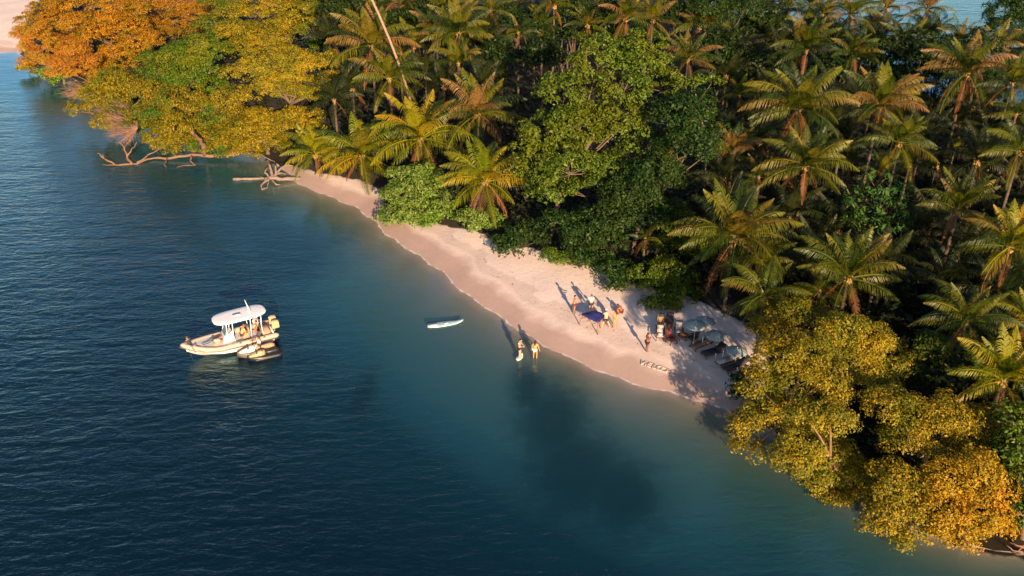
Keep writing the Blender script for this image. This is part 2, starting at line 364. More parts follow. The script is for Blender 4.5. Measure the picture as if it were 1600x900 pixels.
def tree(name, label, cat, base, lobes, leafm, barkm, clump=1.0, leaf=.22, dens=60, aspect=.5, trunk_r=.25, cdens=1.0, bottom=-.35,
         flat=.7, twigs=.35, group=None, fork=.35, jit=.6, bare=0):
    """a broadleaf tree: trunk, limbs reaching each lobe of the crown, twigs reaching its clumps, leaves one by one"""
    base = np.array(base, float); root = empty(name, tuple(base), label, cat, group)
    lobes = [(np.array(c) - base, np.array(r, float) if hasattr(r, '__len__') else np.array([r, r, r * .8])) for c, r in lobes]
    V, F, tips = crown(lobes, clump, leaf, dens, aspect, bottom, cdens, flat, jit)
    link('crown', np_mesh('crown', V, F), leafm, root)
    ctr = np.mean([c for c, r in lobes], 0); top = max(c[2] for c, r in lobes)
    f = Vector((ctr[0] * fork, ctr[1] * fork, max(.3, top * fork)))
    tr = MB(); tr.tube(bend((0, 0, -.4), f, .06, 5), [trunk_r * (1.25, 1.05, .95, .88, .8)[i] for i in range(5)], 8); tr.build('trunk', barkm, root)
    lm = MB()
    for li, (c, r) in enumerate(lobes):
        if len(lobes) > 18 and li % 4: continue
        e = Vector(c) - Vector((0, 0, r[2] * .3)); lm.tube(bend(f, e, .09, 6), [trunk_r * q for q in (.62, .5, .42, .34, .26, .16)], 6)
        own = [t for t in tips if np.linalg.norm((t - c) / r) < 1.15]
        for t in own:
            if rng.random() < twigs * .25:
                lm.tube(bend(e, t, .1, 4), [trunk_r * .18, trunk_r * .13, trunk_r * .09, .012], 4, False)
    lm.build('limbs', barkm, root)
    for _ in range(bare):
        bt = MB(); c, r = lobes[rng.integers(len(lobes))]; d = sph(1)[0]; d[1] = -abs(d[1]); d[2] = abs(d[2]) * .6
        a = c + d * r * .5; b_ = c + d * r * rng.uniform(1.12, 1.38)
        pts = bend(a, b_, .12, 5); bt.tube(pts, [.05, .042, .032, .022, .012], 4, False)
        for _k in range(6):
            q = pts[rng.integers(1, 4)]; e = q + (Vector(b_) - Vector(a)) * .35 + Vector(rng.normal(0, .4, 3)); bt.tube(bend(q, e, .1, 4), [.022, .018, .013, .008], 3, False)
        bt.build('bare_branch', M['twig'], root)
    return root
def tiers(lobes):
    """break each rounded lobe into ragged overlapping tiers"""
    out = []
    for c, r in lobes:
        for k in range(4):
            o = rng.normal(0, .36, 3) * np.array(r) * np.array([1.15, .9, 1.0]); q = rng.uniform(.40, .72)
            out.append((np.array(c) + o, (r[0] * q * 1.25, r[1] * q * 1.1, r[2] * q * 1.0)))
    return out
def lobe_px(base, lst, rmul=1.0, squash=.8):
    out = []
    for (px, py, dY, r) in lst:
        q = P(px, py, base[1] + dY); g = max(gz(q[0], q[1]), 0)
        m = r * mpp(q) * rmul
        if q[2] < g + .25 * m: q[2] = g + .25 * m
        out.append((q, (m, m, m * squash)))
    return out

# leaf materials
M['almond'] = leafmat('leaf_almond', [(0.0195, 0.0456, 0.0030), (0.0485, 0.0904, 0.0060), (0.0833, 0.1336, 0.0080), (0.1462, 0.1744, 0.0140)], (0.0978, 0.1192, 0.0050), .22)
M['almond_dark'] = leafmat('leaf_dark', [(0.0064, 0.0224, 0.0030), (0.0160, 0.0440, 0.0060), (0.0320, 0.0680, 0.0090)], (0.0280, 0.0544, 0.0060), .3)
M['naupaka'] = leafmat('leaf_succulent', [(0.0654, 0.1320, 0.0117), (0.1215, 0.1936, 0.0252), (0.2244, 0.2640, 0.0693), (0.0935, 0.1760, 0.0198)], (0.0935, 0.1760, 0.0135), .5)
M['olive'] = leafmat('leaf_olive', [(0.0739, 0.1012, 0.0045), (0.1394, 0.1487, 0.0063), (0.2503, 0.1902, 0.0081), (0.3822, 0.2024, 0.0108)], (0.0588, 0.1128, 0.0081), .25)
M['green'] = leafmat('leaf_green', [(0.0344, 0.0928, 0.0060), (0.0696, 0.1336, 0.0070), (0.1392, 0.1736, 0.0090)], (0.1392, 0.1512, 0.0070), .3)
M['orange'] = leafmat('leaf_orange', [(0.3840, 0.1548, 0.0070), (0.5040, 0.2270, 0.0100), (0.2400, 0.1032, 0.0070), (0.2400, 0.1858, 0.0100)], (0.2280, 0.1548, 0.0080), .25)
M['rust'] = leafmat('leaf_rust', [(0.414, 0.149, 0.014), (0.322, 0.103, 0.011), (0.460, 0.207, 0.017), (0.230, 0.149, 0.011)], (0.368, 0.218, 0.011), .4)
M['yellow'] = leafmat('leaf_yellow', [(0.0589, 0.0733, 0.0036), (0.1346, 0.1221, 0.0036), (0.2187, 0.1628, 0.0045), (0.2861, 0.1954, 0.0063), (0.4038, 0.2605, 0.0180)], (0.1094, 0.1099, 0.0036), .3)
M['gold'] = leafmat('leaf_gold', [(0.2870, 0.1863, 0.0050), (0.3910, 0.2277, 0.0070), (0.1610, 0.1341, 0.0060), (0.5060, 0.2898, 0.0160)], (0.4140, 0.1863, 0.0060), .3)
M['yellowgreen'] = leafmat('leaf_yellowgreen', [(0.1081, 0.1320, 0.0054), (0.2031, 0.1821, 0.0081), (0.0639, 0.0907, 0.0054), (0.3809, 0.2533, 0.0171)], (0.2793, 0.2025, 0.0081), .35)
M['bright'] = leafmat('leaf_bright', [(.018, .065, .010), (.03, .10, .014), (.055, .13, .02)], (.045, .11, .013), .5)
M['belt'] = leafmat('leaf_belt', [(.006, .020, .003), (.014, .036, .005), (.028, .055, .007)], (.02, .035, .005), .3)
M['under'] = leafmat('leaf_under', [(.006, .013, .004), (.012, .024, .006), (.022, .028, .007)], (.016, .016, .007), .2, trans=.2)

def grp_tree(name, label, cat, basepx, lst, leafm, **k):
    b = G(*basepx); lb = lobe_px(b, lst, k.pop('rmul', 1.0), k.pop('squash', .8)); lb = tiers(lb) if k.pop('tiered', False) else lb
    return tree(name, label, cat, b, lb, M[leafm], M[k.pop('bark', 'bark')], **k)

# centre of the picture: tall sea almond and its darker neighbour
grp_tree('broadleaf_tree', 'tallest bright green broadleaf tree behind the beach, its brown trunk showing below the crown', 'tree', (857, 372),
    [(1005,85,6,46),(935,92,5,46),(970,135,4,46),(880,150,3,40),(1035,135,5,34),(905,200,1,46),(965,195,2,46),(850,205,1,38),(1000,230,2,34),
     (838,262,-1,38),(890,262,-2,48),(855,300,-2,34),(915,300,-2,34),(948,268,-1,34),(828,232,0,24)], 'almond', clump=.8, leaf=.26, dens=72, trunk_r=.26, cdens=1.05, flat=.6, fork=.3, twigs=.3, rmul=1.0)
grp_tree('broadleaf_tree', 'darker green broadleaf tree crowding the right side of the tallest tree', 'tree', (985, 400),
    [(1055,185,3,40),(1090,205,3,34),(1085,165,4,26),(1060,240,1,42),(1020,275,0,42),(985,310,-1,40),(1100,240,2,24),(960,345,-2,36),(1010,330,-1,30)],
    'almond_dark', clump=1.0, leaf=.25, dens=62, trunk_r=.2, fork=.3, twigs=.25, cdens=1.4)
grp_tree('broadleaf_tree', 'small flat-topped sprig tree poking up beside the tallest tree, on a thin pale stem', 'tree', (1100, 300),
    [(1085,125,0,15),(1112,128,0,17),(1068,133,0,12)], 'almond', clump=.6, leaf=.24, dens=70, trunk_r=.1, fork=.8, squash=.45, bark='palebark')
grp_tree('broadleaf_tree', 'low green almond tree leaning over the dry sand in front of the tallest tree', 'tree', (905, 418),
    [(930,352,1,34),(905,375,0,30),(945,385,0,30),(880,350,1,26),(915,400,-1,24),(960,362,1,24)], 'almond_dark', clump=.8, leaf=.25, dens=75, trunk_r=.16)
# shoreline shrubs
def shrub(label, basepx, lst, leafm, **k):
    k.setdefault('clump', .55); k.setdefault('leaf', .2); k.setdefault('dens', 110); k.setdefault('trunk_r', .07); k.setdefault('bottom', -.1)
    return grp_tree('shrub', label, 'shrub', basepx, lst, leafm, **k)
shrub('large pale green succulent shrub bulging over the sand at the narrow end of the beach', (655, 345),
    [(655,285,4,34),(628,312,2,30),(668,312,2,36),(640,338,0,34),(682,338,0,30),(612,340,0,20),(704,335,1,24),(662,352,-1,24),(620,280,5,20),(685,300,4,24)], 'naupaka', leaf=.24, dens=95, clump=.6)
shrub('small round bright shrub below the leaning palm stem', (750, 362), [(738,342,0,20),(762,345,0,22),(750,355,-.5,20),(775,352,0,14)], 'naupaka', leaf=.22)
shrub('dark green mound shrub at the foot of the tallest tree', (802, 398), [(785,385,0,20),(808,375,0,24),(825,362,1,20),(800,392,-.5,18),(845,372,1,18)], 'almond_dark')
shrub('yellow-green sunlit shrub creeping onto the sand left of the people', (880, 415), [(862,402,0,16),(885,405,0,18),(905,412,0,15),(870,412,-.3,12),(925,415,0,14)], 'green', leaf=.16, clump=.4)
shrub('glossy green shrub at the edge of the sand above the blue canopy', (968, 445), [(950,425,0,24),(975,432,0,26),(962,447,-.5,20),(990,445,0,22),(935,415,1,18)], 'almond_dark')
shrub('shaded olive shrub with a pale limb right behind the beach', (1030, 455), [(1010,432,0,22),(1040,425,1,26),(1065,435,1,24),(1025,448,-.5,22),(1055,450,0,22)], 'almond', clump=.6)
shrub('drooping yellow-tipped shrub above the seated people', (1045, 478), [(1012,482,0,14),(1030,476,0,18),(1050,480,0,18),(1070,470,1,22),(1042,465,1,20)], 'almond', clump=.45)
shrub('shaded shrub in the gap under the big palm beside the beach', (1050, 400), [(1040,360,0,24),(1060,345,1,22),(1030,385,0,22),(1065,385,0,24),(1085,400,0,22),(1020,405,0,20),(1050,330,2,18)], 'almond', clump=.6)
shrub('dark shrub at the far right end of the sand, in front of the yellow trees', (1158, 625), [(1152,600,0,16),(1165,612,0,16),(1172,595,0,18),(1150,618,-.3,10),(1182,612,0,16)], 'almond_dark', clump=.45)
shrub('green shrub at the waterline among the rust-red bushes', (85, 132), [(72,118,0,13),(88,115,0,16),(98,122,0,14),(80,128,-.5,10)], 'naupaka', clump=.7, leaf=.32, dens=60)
shrub('little yellow shrub at the waterline left of the green one', (45, 116), [(38,106,0,9),(48,108,0,10),(56,112,0,8)], 'yellow', clump=.6, leaf=.3, dens=60)

# left promontory
LT = dict(tiered=True, clump=.6, leaf=.2, dens=95, aspect=.42, flat=.6, twigs=.3, bark='bark', squash=.75, cdens=1.0, rmul=1.12, jit=.5)
def lt(label, base, lst, m, **k):
    kk = dict(LT); kk.update(k); return grp_tree('shore_tree', label, 'tree', base, lst, m, **kk)
lt('rust-red thicket tree at the tip of the promontory beside the pale spit', (100, 132), [(60,62,4,30),(95,75,3,34),(130,95,2,30),(70,95,1,26),(110,112,0,24),(48,80,3,18),(140,118,0,18)], 'rust', leaf=.24, aspect=.25, dens=90, bare=18, trunk_r=.16)
lt('golden tree at the top left corner edge above the rust-red thicket', (110, 75), [(82,22,0,32),(115,45,0,30),(60,38,0,22),(100,0,3,30)], 'orange', trunk_r=.16)
lt('golden-olive tree with pale upright branches above the promontory', (180, 105), [(150,20,3,34),(190,35,3,38),(160,70,1,32),(205,75,1,34),(175,100,0,26),(140,50,2,26)], 'orange', bare=22, trunk_r=.2)
lt('bright orange tree at the top edge left of the olive crowns', (250, 60), [(215,5,2,36),(255,20,1,38),(295,8,2,36),(240,50,0,28),(285,48,0,28),(340,8,3,30)], 'orange', aspect=.25, trunk_r=.2)
lt('olive tree overhanging the water behind the pale dead twigs', (200, 212), [(160,140,3,28),(195,130,3,32),(185,165,2,32),(225,160,2,32),(175,192,0,22),(212,195,0,28),(150,165,2,18)], 'olive', bare=14, trunk_r=.24)
lt('mid-green tree in the middle of the promontory canopy', (290, 180), [(265,85,2,34),(305,75,2,34),(330,105,1,32),(285,120,1,34),(245,110,2,30),(310,135,0,30)], 'green', bare=5, trunk_r=.26)
lt('front olive tree arching over the fallen trunk in the water', (305, 238), [(265,165,2,30),(300,158,2,34),(340,165,2,32),(280,198,0,30),(325,200,0,32),(255,222,-1,20),(300,225,-1,22),(235,205,0,22),(330,228,-1,20),(268,232,-1.5,14),(355,222,-1,20)], 'olive', bare=12, trunk_r=.28)
lt('yellow-green tree with forked pale limbs at the top of the picture', (430, 125), [(385,20,3,36),(425,5,3,36),(455,35,3,36),(400,60,1,34),(445,75,1,32),(365,50,2,26)], 'yellowgreen', bare=14, trunk_r=.26)
lt('yellow-green tree next to the palms, its crown spreading in flat tiers', (455, 200), [(400,110,2,34),(445,115,2,36),(485,100,2,34),(505,135,1,26),(420,145,1,32),(470,150,1,34)], 'yellowgreen', bare=8, trunk_r=.26)
lt('orange-tinged tree low over the water beside the short palms', (420, 240), [(365,195,1,28),(400,185,1,30),(440,190,1,30),(385,220,-1,22),(425,215,0,26),(470,185,1,28),(345,220,-1,20),(400,236,-1,18),(372,238,-1.5,15),(440,228,-1,18)], 'yellow', bare=8, trunk_r=.22)
lt('deep green tree between the yellow-green tree and the palms', (500, 110), [(490,45,2,30),(505,75,1,26),(475,15,3,30),(515,20,2,24)], 'green', trunk_r=.2)
lt('green tree in shade behind the golden crowns', (350, 95), [(345,40,0,28),(365,75,0,28),(330,62,0,24),(350,10,2,26)], 'green', trunk_r=.2)

# right-hand cluster over the water
RT = dict(clump=.62, leaf=.135, dens=190, jit=.45, aspect=.55, flat=.75, twigs=.35, bark='warmbark', cdens=1.4)
def rt(label, base, lst, m, **k):
    kk = dict(RT); kk.update(k); return grp_tree('mangrove_tree', label, 'tree', base, lst, m, **kk)
rt('small yellow-topped tree nearest the parasols, half in shade', (1245, 560), [(1240,488,-3.0,26),(1268,500,-3.0,26),(1200,500,-3.0,24),(1215,525,-3.5,24),(1185,520,-3.0,16)], 'yellow', trunk_r=.13)
rt('golden tree at the left of the cluster, its branches showing in the middle', (1225, 690), [(1215,560,-1.0,36),(1262,548,0.0,36),(1290,590,-1.0,34),(1240,600,-2.0,38),(1200,640,-0.9,36),(1165,665,-1.2,28),(1185,600,-2.0,26),(1305,615,-1.5,24),(1225,650,-0.9,32),(1168,700,-1.5,22)], 'yellow', trunk_r=.2, bare=4)
rt('greener round-crowned tree behind the golden ones', (1375, 650), [(1315,520,1,36),(1355,535,1,40),(1390,560,1,34),(1330,570,0,36),(1370,590,0,32),(1300,540,1,24)], 'yellowgreen', trunk_r=.2)
rt('wide golden tree in the centre of the cluster above the dark gap', (1440, 740), [(1385,640,0.0,38),(1430,655,0.0,38),(1475,650,0.0,36),(1515,655,0.0,34),(1410,690,-1.0,32),(1460,690,-1.0,36),(1500,690,-0.5,30),(1545,650,0.0,20)], 'yellow', trunk_r=.2)
rt('olive-gold tree hanging over the water at the left front', (1290, 760), [(1255,690,1,32),(1290,705,1,34),(1235,720,0,28),(1275,740,0,32),(1320,735,.5,32),(1300,770,-.4,30),(1345,760,0,28),(1340,800,-.6,24),(1298,655,-.8,32),(1262,650,-.5,28)], 'yellowgreen', trunk_r=.18)
rt('golden bush-like tree at the front, lowest over the water', (1410, 835), [(1395,750,1,34),(1430,775,.5,36),(1390,795,0,32),(1365,820,-.5,24),(1425,815,-.3,32),(1415,840,-.7,22)], 'yellow', trunk_r=.16)
rt('orange-gold tree at the front right corner of the cluster', (1510, 855), [(1485,750,1.5,36),(1530,740,1.5,32),(1480,795,.5,34),(1530,795,.5,36),(1555,830,0,28),(1500,835,-.3,30),(1560,770,1,26),(1465,840,-.4,20)], 'gold', trunk_r=.18)
rt('dark green tree on the right edge beside the orange-gold one', (1600, 840), [(1590,700,2,32),(1605,745,1,36),(1600,800,0,34),(1585,655,3,26),(1615,690,2,30)], 'almond', leaf=.2, dens=90)
rt('half-shaded green tree with forked stem between the yellow cluster and the palms', (1480, 640), [(1455,545,0,26),(1500,550,0,28),(1470,580,-.5,26),(1520,575,0,22),(1440,575,0,20),(1475,610,-.5,18)], 'almond', leaf=.2, dens=80)
rt('bright green feathery tree glowing in the dark palm grove', (1375, 430), [(1370,290,1,26),(1345,320,0,26),(1390,325,0,30),(1360,355,-1,28),(1400,350,-1,22),(1335,345,-1,14),(1410,300,1,16)], 'bright', leaf=.36, dens=34, clump=.5, aspect=.3, flat=.9, trunk_r=.12, cdens=.55)
rt('dark tree at the top right corner against the sea', (1570, 160), [(1565,20,2,24),(1590,40,1,28),(1555,45,1,18),(1600,10,2,28),(1580,70,0,26)], 'almond_dark', leaf=.26, dens=60, clump=.9, trunk_r=.2)
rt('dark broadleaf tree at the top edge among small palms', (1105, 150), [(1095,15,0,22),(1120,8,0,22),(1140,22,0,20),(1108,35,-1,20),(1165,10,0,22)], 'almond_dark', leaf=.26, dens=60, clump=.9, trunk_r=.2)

# ------------------------------------------------------------------ palms
def frond_mesh(kind, seed):
    rg = np.random.default_rng(seed); n = 15
    el0, droop = {'up': (74, 42), 'high': (57, 70), 'mid': (33, 80), 'low': (6, 62), 'hang': (-28, 48), 'dead': (-52, 34)}[kind]
    el0 += rg.uniform(-6, 6); droop += rg.uniform(-12, 12); side = rg.uniform(-.35, .35)
    pts = [Vector((.02, 0, 0))]; hd = 0
    for i in range(n):
        t = i / n; e = R(el0 - droop * t ** 1.3); hd += side / n
        pts.append(pts[-1] + Vector((math.cos(e) * math.cos(hd), math.cos(e) * math.sin(hd), math.sin(e))) / n)
    mb = MB(); mb.tube(pts, [.016 - .013 * (i / n) for i in range(n + 1)], 4, False)
    m = 50
    for k in range(m):
        t = .16 + .83 * k / (m - 1); f = t * n; i = min(int(f), n - 1); q = pts[i].lerp(pts[i + 1], f - i)
        ax = (pts[i + 1] - pts[i]).normalized(); sidev = Vector((-ax.y, ax.x, 0)); sidev = sidev.normalized() if sidev.length > 1e-4 else Vector((0, 1, 0))
        upv = sidev.cross(ax) * -1 if sidev.cross(ax).z < 0 else sidev.cross(ax)
        ln = .245 * (math.sin(math.pi * min(1, .16 + t * .84)) ** .75) * rg.uniform(.9, 1.06) + .015
        if kind == 'dead': ln *= .8
        for sg in (-1, 1):
            d = (sidev * sg * (1.0 - .45 * t) + ax * (.35 + 1.1 * t ** 2) + upv * .18 + Vector(rg.normal(0, .10, 3))).normalized()
            wv = ax * .0048 + Vector((0, 0, .001))
            a = q; g = Vector((0, 0, -1)); stiff = .75 if kind in ('up', 'high') else 1.1
            b = a + (d + g * .15 * stiff).normalized() * ln * .42; d2 = (d * .8 + g * 1.15 * stiff).normalized(); c = b + d2 * ln * .33; d3 = (d * .5 + g * 1.8 * stiff + ax * .2).normalized(); e_ = c + d3 * ln * .27
            mb.add([a - wv, a + wv, b + wv, b - wv, c + wv * .7, c - wv * .7, e_], [(0, 1, 2, 3), (3, 2, 4, 5), (5, 4, 6)])
    return mb.mesh('frond_' + kind, False)
FKINDS = ['up', 'high', 'mid', 'low', 'hang', 'dead']
FROND = {k: [frond_mesh(k, 10 * i + j) for j in range(3)] for i, k in enumerate(FKINDS)}
M['frond'] = leafmat('frond', [(.012, .024, .003), (.024, .044, .004), (.060, .080, .004), (.095, .105, .005), (.12, .115, .006), (.14, .085, .012)], None, trans=.22, rough=.42, obj_random=True)
M['frond_bright'] = leafmat('frond_bright', [(0.1005, 0.1303, 0.0040), (0.1713, 0.1794, 0.0049), (0.2508, 0.2153, 0.0065), (0.3015, 0.1794, 0.0081)], None, trans=.3, rough=.42, obj_random=True)
M['frond_pink'] = leafmat('frond_pink', [(0.0988, 0.0765, 0.0080), (0.1824, 0.1071, 0.0240), (0.2280, 0.1148, 0.0400), (0.1368, 0.1071, 0.0080)], None, trans=.25, rough=.45, obj_random=True)
M['frond_dead'] = leafmat('frond_dead', [(.13, .055, .018), (.22, .09, .025), (.09, .045, .018)], None, trans=.2, rough=.7, obj_random=True)
FM = {}
M['frond_dark'] = leafmat('frond_dark', [(0.0078, 0.0156, 0.0032), (0.0137, 0.0228, 0.0038), (0.0221, 0.0300, 0.0045), (0.0294, 0.0330, 0.0051)], None, trans=.22, rough=.5, obj_random=True)  # dimmer copy of the fronds, the grove's shade put into the leaf colour
for mn in ('frond', 'frond_bright', 'frond_pink', 'frond_dead', 'frond_dark'):
    for k in FKINDS:
        FM[mn, k] = []
        for me in FROND[k]:
            c = me.copy(); c.materials.clear(); c.materials.append(M[mn]); FM[mn, k].append(c)
M['coconut'] = solid('coconut', (.30, .17, .04), .6, .3, 8)
M['heart'] = solid('palm_heart', (.26, .15, .05), .9, .3, 9, .4)
COCO = MB()
for i in range(9):
    a = i * 2.4; COCO.ball((.26 * math.cos(a), .26 * math.sin(a), -.22 - .1 * (i % 3)), (.12, .12, .15), 6, 5)
COCO = COCO.mesh('coconut_bunch'); COCO.materials.append(M['coconut'])
HEART = MB(); HEART.tube([(0, 0, -.75), (0, 0, -.3), (0, 0, .0), (0, 0, .35)], [.17, .27, .24, .07], 8)
for i in range(8):
    a = i * 2.4; HEART.tube([(.2 * math.cos(a), .2 * math.sin(a), -.3), (.34 * math.cos(a), .34 * math.sin(a), .05)], [.06, .03], 4)
HEART = HEART.mesh('crown_shaft'); HEART.materials.append(M['heart'])
def palm(label, hub, R_, mat='frond', nf=24, lean=(0, 0), group=None, trunk=True, bias=0.0, seed=None, name='coconut_palm', dead=2, base=None):
    nf = int(nf * 1.22)
    """hub: where the fronds spring; R_: frond length in metres"""
    rg = random.Random(seed if seed is not None else int(hub[0] * 97 + hub[1] * 31)); hub = Vector(hub)
    if base is None: bx, by = hub.x - lean[0], hub.y - lean[1]
    else: bx, by = base
    bz = gz(bx, by); root = empty(name, (bx, by, bz), label, 'palm tree', group)
    h = hub - Vector((bx, by, bz))
    pts = []
    for i in range(9):
        t = i / 8; pts.append(Vector((h.x * t ** 1.5, h.y * t ** 1.5, h.z * t - (.25 if i == 0 else 0))))
    sc = min(1, h.z / 7)
    if trunk and h.z > .8:
        mb = MB(); mb.tube(pts, [(.21 if i == 0 else .15 - .03 * i / 8) * (.6 + .4 * sc) for i in range(9)], 7)
        for k in range(1, int(h.z / .8)):
            t = k * .8 / h.z; q = Vector((h.x * t ** 1.5, h.y * t ** 1.5, h.z * t)); mb.tube([q, q + Vector((0, 0, .07))], [.165, .15], 7, False)
        mb.build('trunk', M['palmbark'], root)
    o = link('crown_shaft', HEART, None, root); o.location = h; o.scale = [R_ / 5.0] * 3
    if R_ > 3.2 and rg.random() < .6:
        o = link('coconut_bunch', COCO, None, root); o.location = h; o.scale = [.9] * 3
    for i in range(nf):
        t = (i + .5) / nf; az = i * 2.39996 + rg.uniform(-.2, .2)
        u = t + bias + rg.uniform(-.06, .06)
        k = 'up' if u < .24 else 'high' if u < .50 else 'mid' if u < .72 else 'low' if u < .88 else 'hang'
        mm = 'frond' if mat == 'frond_pink' and rg.random() < .76 else 'frond' if mat == 'frond_bright' and rg.random() < .3 else mat
        if i >= nf - dead: k = 'dead'; mm = 'frond_dead'
        o = link('frond', rg.choice(FM[mm, k]), None, root); o.location = h + Vector((0, 0, .1 - .3 * t))
        o.rotation_euler = (rg.uniform(-.12, .12), rg.uniform(-.08, .08), az)
        s = R_ * rg.uniform(.86, 1.12) * (.85 if k in ('up', 'dead') else 1); o.scale = (s, s, s)
    return root
def palmpx(label, px, py, rpx, z, mat='frond', **k):
    q = U(px, py, z); R_ = rpx * mpp(q) * 1.14
    return palm(label, q, R_, mat, seed=px * 1000 + py, **k)
PX = []
ANCH = {}
def pp(label, px, py, r, z, mat='frond', **k): PX.append((px, py)); return palmpx(label, px, py, r, z, mat, **k)
# along the shore, left to right
pp('shortest palm beside the driftwood stump, its fronds brushing the water', 492, 240, 56, 2.6, 'frond_bright', nf=20, bias=.05, dead=1)
pp('bright short palm at the narrow tip of the sand, golden fronds dipping to the waterline', 565, 242, 70, 3.2, 'frond_bright', nf=22, bias=.08, dead=1)
pp('broad golden palm behind the pale succulent shrub', 657, 216, 84, 5.6, 'frond_bright', nf=24, bias=.05, dead=3)
pp('palm with leaning stem over the small round shrub, orange hanging fronds', 758, 282, 76, 5.5, 'frond_bright', nf=24, bias=.1, dead=5, base=tuple(G(733, 362)[:2]))
pp('palm with pink upright fronds right of the broad golden palm', 746, 178, 70, 8.2, 'frond_pink', nf=22, dead=1)
pp('palm behind the leaning pale trunk with drooping olive fronds', 608, 122, 58, 8.5, nf=20, bias=.1)
pp('large palm at the upper left of the grove, crossed by the leaning pale trunk', 580, 70, 66, 11, 'frond_pink', nf=24)
pp('palm with dense brown-pink fronds right of the leaning trunk', 682, 50, 44, 11.5, 'frond_pink', nf=18, bias=-.1)
pp('palm with orange heart and long level fronds at the top, right of the brown-pink one', 716, 50, 60, 12, nf=24, dead=3)
pp('small palm below the orange-hearted one, feathery and half hidden', 716, 98, 44, 9, nf=16)
pp('palm at the top edge right above the leaning trunk', 628, 8, 50, 12, 'frond_pink', nf=18)
pp('small palm at the top edge next to the orange-hearted one', 767, 15, 36, 12, nf=16)
pp('small palm with a lit pale stem in the dark gap left of the tallest tree', 810, 50, 34, 10.5, nf=14, bias=.1)
pp('seedling palm on the floor of the dark gap', 818, 98, 26, 2.5, nf=10, bias=-.2, dead=0)
pp('young yellow palm spike beside the top of the tallest tree', 872, 88, 18, 4, 'frond_bright', nf=5, bias=-.3, dead=0)
pp('reddish palm at the top edge above the dark gap', 866, 8, 36, 12.5, 'frond_pink', nf=16, bias=-.1)
pp('palm just above the tallest tree with splayed tan fronds', 918, 38, 36, 10.5, 'frond_pink', nf=16)
pp('palm at the top edge above the right shoulder of the tallest tree', 978, 28, 46, 11.5, 'frond_pink', nf=20)
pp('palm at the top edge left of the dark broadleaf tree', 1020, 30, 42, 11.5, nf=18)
pp('palm with a thick pink stem below the top edge, right of the tallest tree', 1093, 40, 42, 10.5, nf=18, bias=-.05)
pp('orange-hearted palm touching the right side of the tallest tree', 1075, 92, 48, 9.5, 'frond_pink', nf=20)
pp('small upright palm standing alone in the dark gap near the top', 1173, 42, 28, 9.5, nf=10, bias=-.2)
pp('small golden palm below the dark gap at the top', 1156, 148, 34, 9, 'frond_bright', nf=14, bias=-.1)
pp('palm with pink-tipped arching fronds right of the darker green tree', 1146, 240, 54, 8.5, 'frond_pink', nf=18, bias=-.15)
pp('tall palm near the top centre-right, above the largest inland crown', 1260, 76, 58, 12.5, nf=24, bias=-.08)
pp('largest inland palm crown, golden-hearted, in the upper right grove', 1248, 168, 80, 12, nf=28, dead=3)
pp('palm with golden hanging heart below the largest inland crown', 1259, 258, 70, 10, nf=26, dead=3)
pp('small green palm between the pink-tipped palm and the golden-hearted one', 1186, 275, 38, 7.5, nf=14)
pp('biggest palm behind the parasols, its fronds spread wide over the beach edge', 1146, 374, 94, 7.5, nf=28, bias=-.02, dead=2)
pp('shaded palm right behind the biggest palm near the parasols', 1190, 408, 54, 6.5, nf=18)
pp('dark palm whose long fronds hang over the parasols', 1195, 462, 70, 6.5, nf=16, bias=.15)
pp('feathery bright palm with a tall central frond behind the yellow cluster', 1326, 432, 84, 8, nf=20, bias=-.1)
pp('low spiky palm just left of the one with the tall central frond', 1281, 453, 46, 6, 'frond', nf=16)
pp('palm with long level fronds below the sea view, upper right', 1375, 165, 72, 12, 'frond_pink', nf=26)
pp('orange-hearted star-shaped palm at the upper right, with orange drooping fronds', 1511, 113, 68, 12.5, 'frond_pink', nf=26, dead=5)
pp('medium palm above the long-frond palm, in half shade', 1334, 82, 44, 11.5, nf=20)
pp('pinkish palm at the top edge left of the sea view', 1330, 22, 48, 13, 'frond_pink', nf=20)
pp('palm with drooping tan fronds against the sea', 1450, 14, 44, 13, 'frond_pink', nf=18)
pp('palm at the top edge between the largest crown and the sea view', 1385, 12, 40, 12.5, 'frond_pink', nf=16)
pp('dark low palm just under the sea view', 1412, 66, 44, 11, nf=18)
pp('yellowish palm below the right end of the sea view', 1500, 62, 40, 11, nf=16)
pp('dark palm under the tree at the top right corner', 1556, 72, 44, 11, nf=18)
pp('palm on the right edge beside the star-shaped palm', 1582, 128, 54, 11.5, nf=20)
pp('yellow-green palm on the right edge below the star-shaped palm', 1588, 178, 42, 10.5, nf=18)
pp('palm with curled yellow fronds above the bright green feathery tree', 1405, 222, 58, 10.5, nf=22)
pp('smaller palm directly above the bright green feathery tree', 1378, 270, 40, 8.5, 'frond_pink', nf=14, bias=-.05)
pp('young yellow palm spike right of the curled-frond palm', 1492, 232, 24, 7, 'frond_bright', nf=4, bias=-.4, dead=0)
pp('tall-fronded golden palm right of the bright green feathery tree', 1497, 326, 66, 9.5, 'frond_pink', nf=18, bias=-.12)
pp('dark drooping palm on the right edge, upper half', 1594, 235, 64, 11.5, nf=22, bias=.15)
pp('bright palm on the right edge at mid height', 1578, 384, 76, 9.5, 'frond_bright', nf=24)
pp('palm with a pinkish heart in front of the mid-height right-edge palm', 1511, 500, 72, 8.5, nf=22)
pp('golden palm in the lower right beside the half-shaded green tree', 1567, 592, 84, 7, 'frond_bright', nf=24, bias=-.03, dead=3)
pp('palm cut by the right edge above the golden lower one', 1606, 500, 56, 8, 'frond_bright', nf=18)
pp('small dim palm in the dark gap left of the biggest palm', 1040, 262, 34, 6, nf=12)
pp('small orange-brown dying palm in the gap behind the beach shrubs', 1008, 372, 30, 4.2, 'frond', nf=11, bias=.2, dead=5)
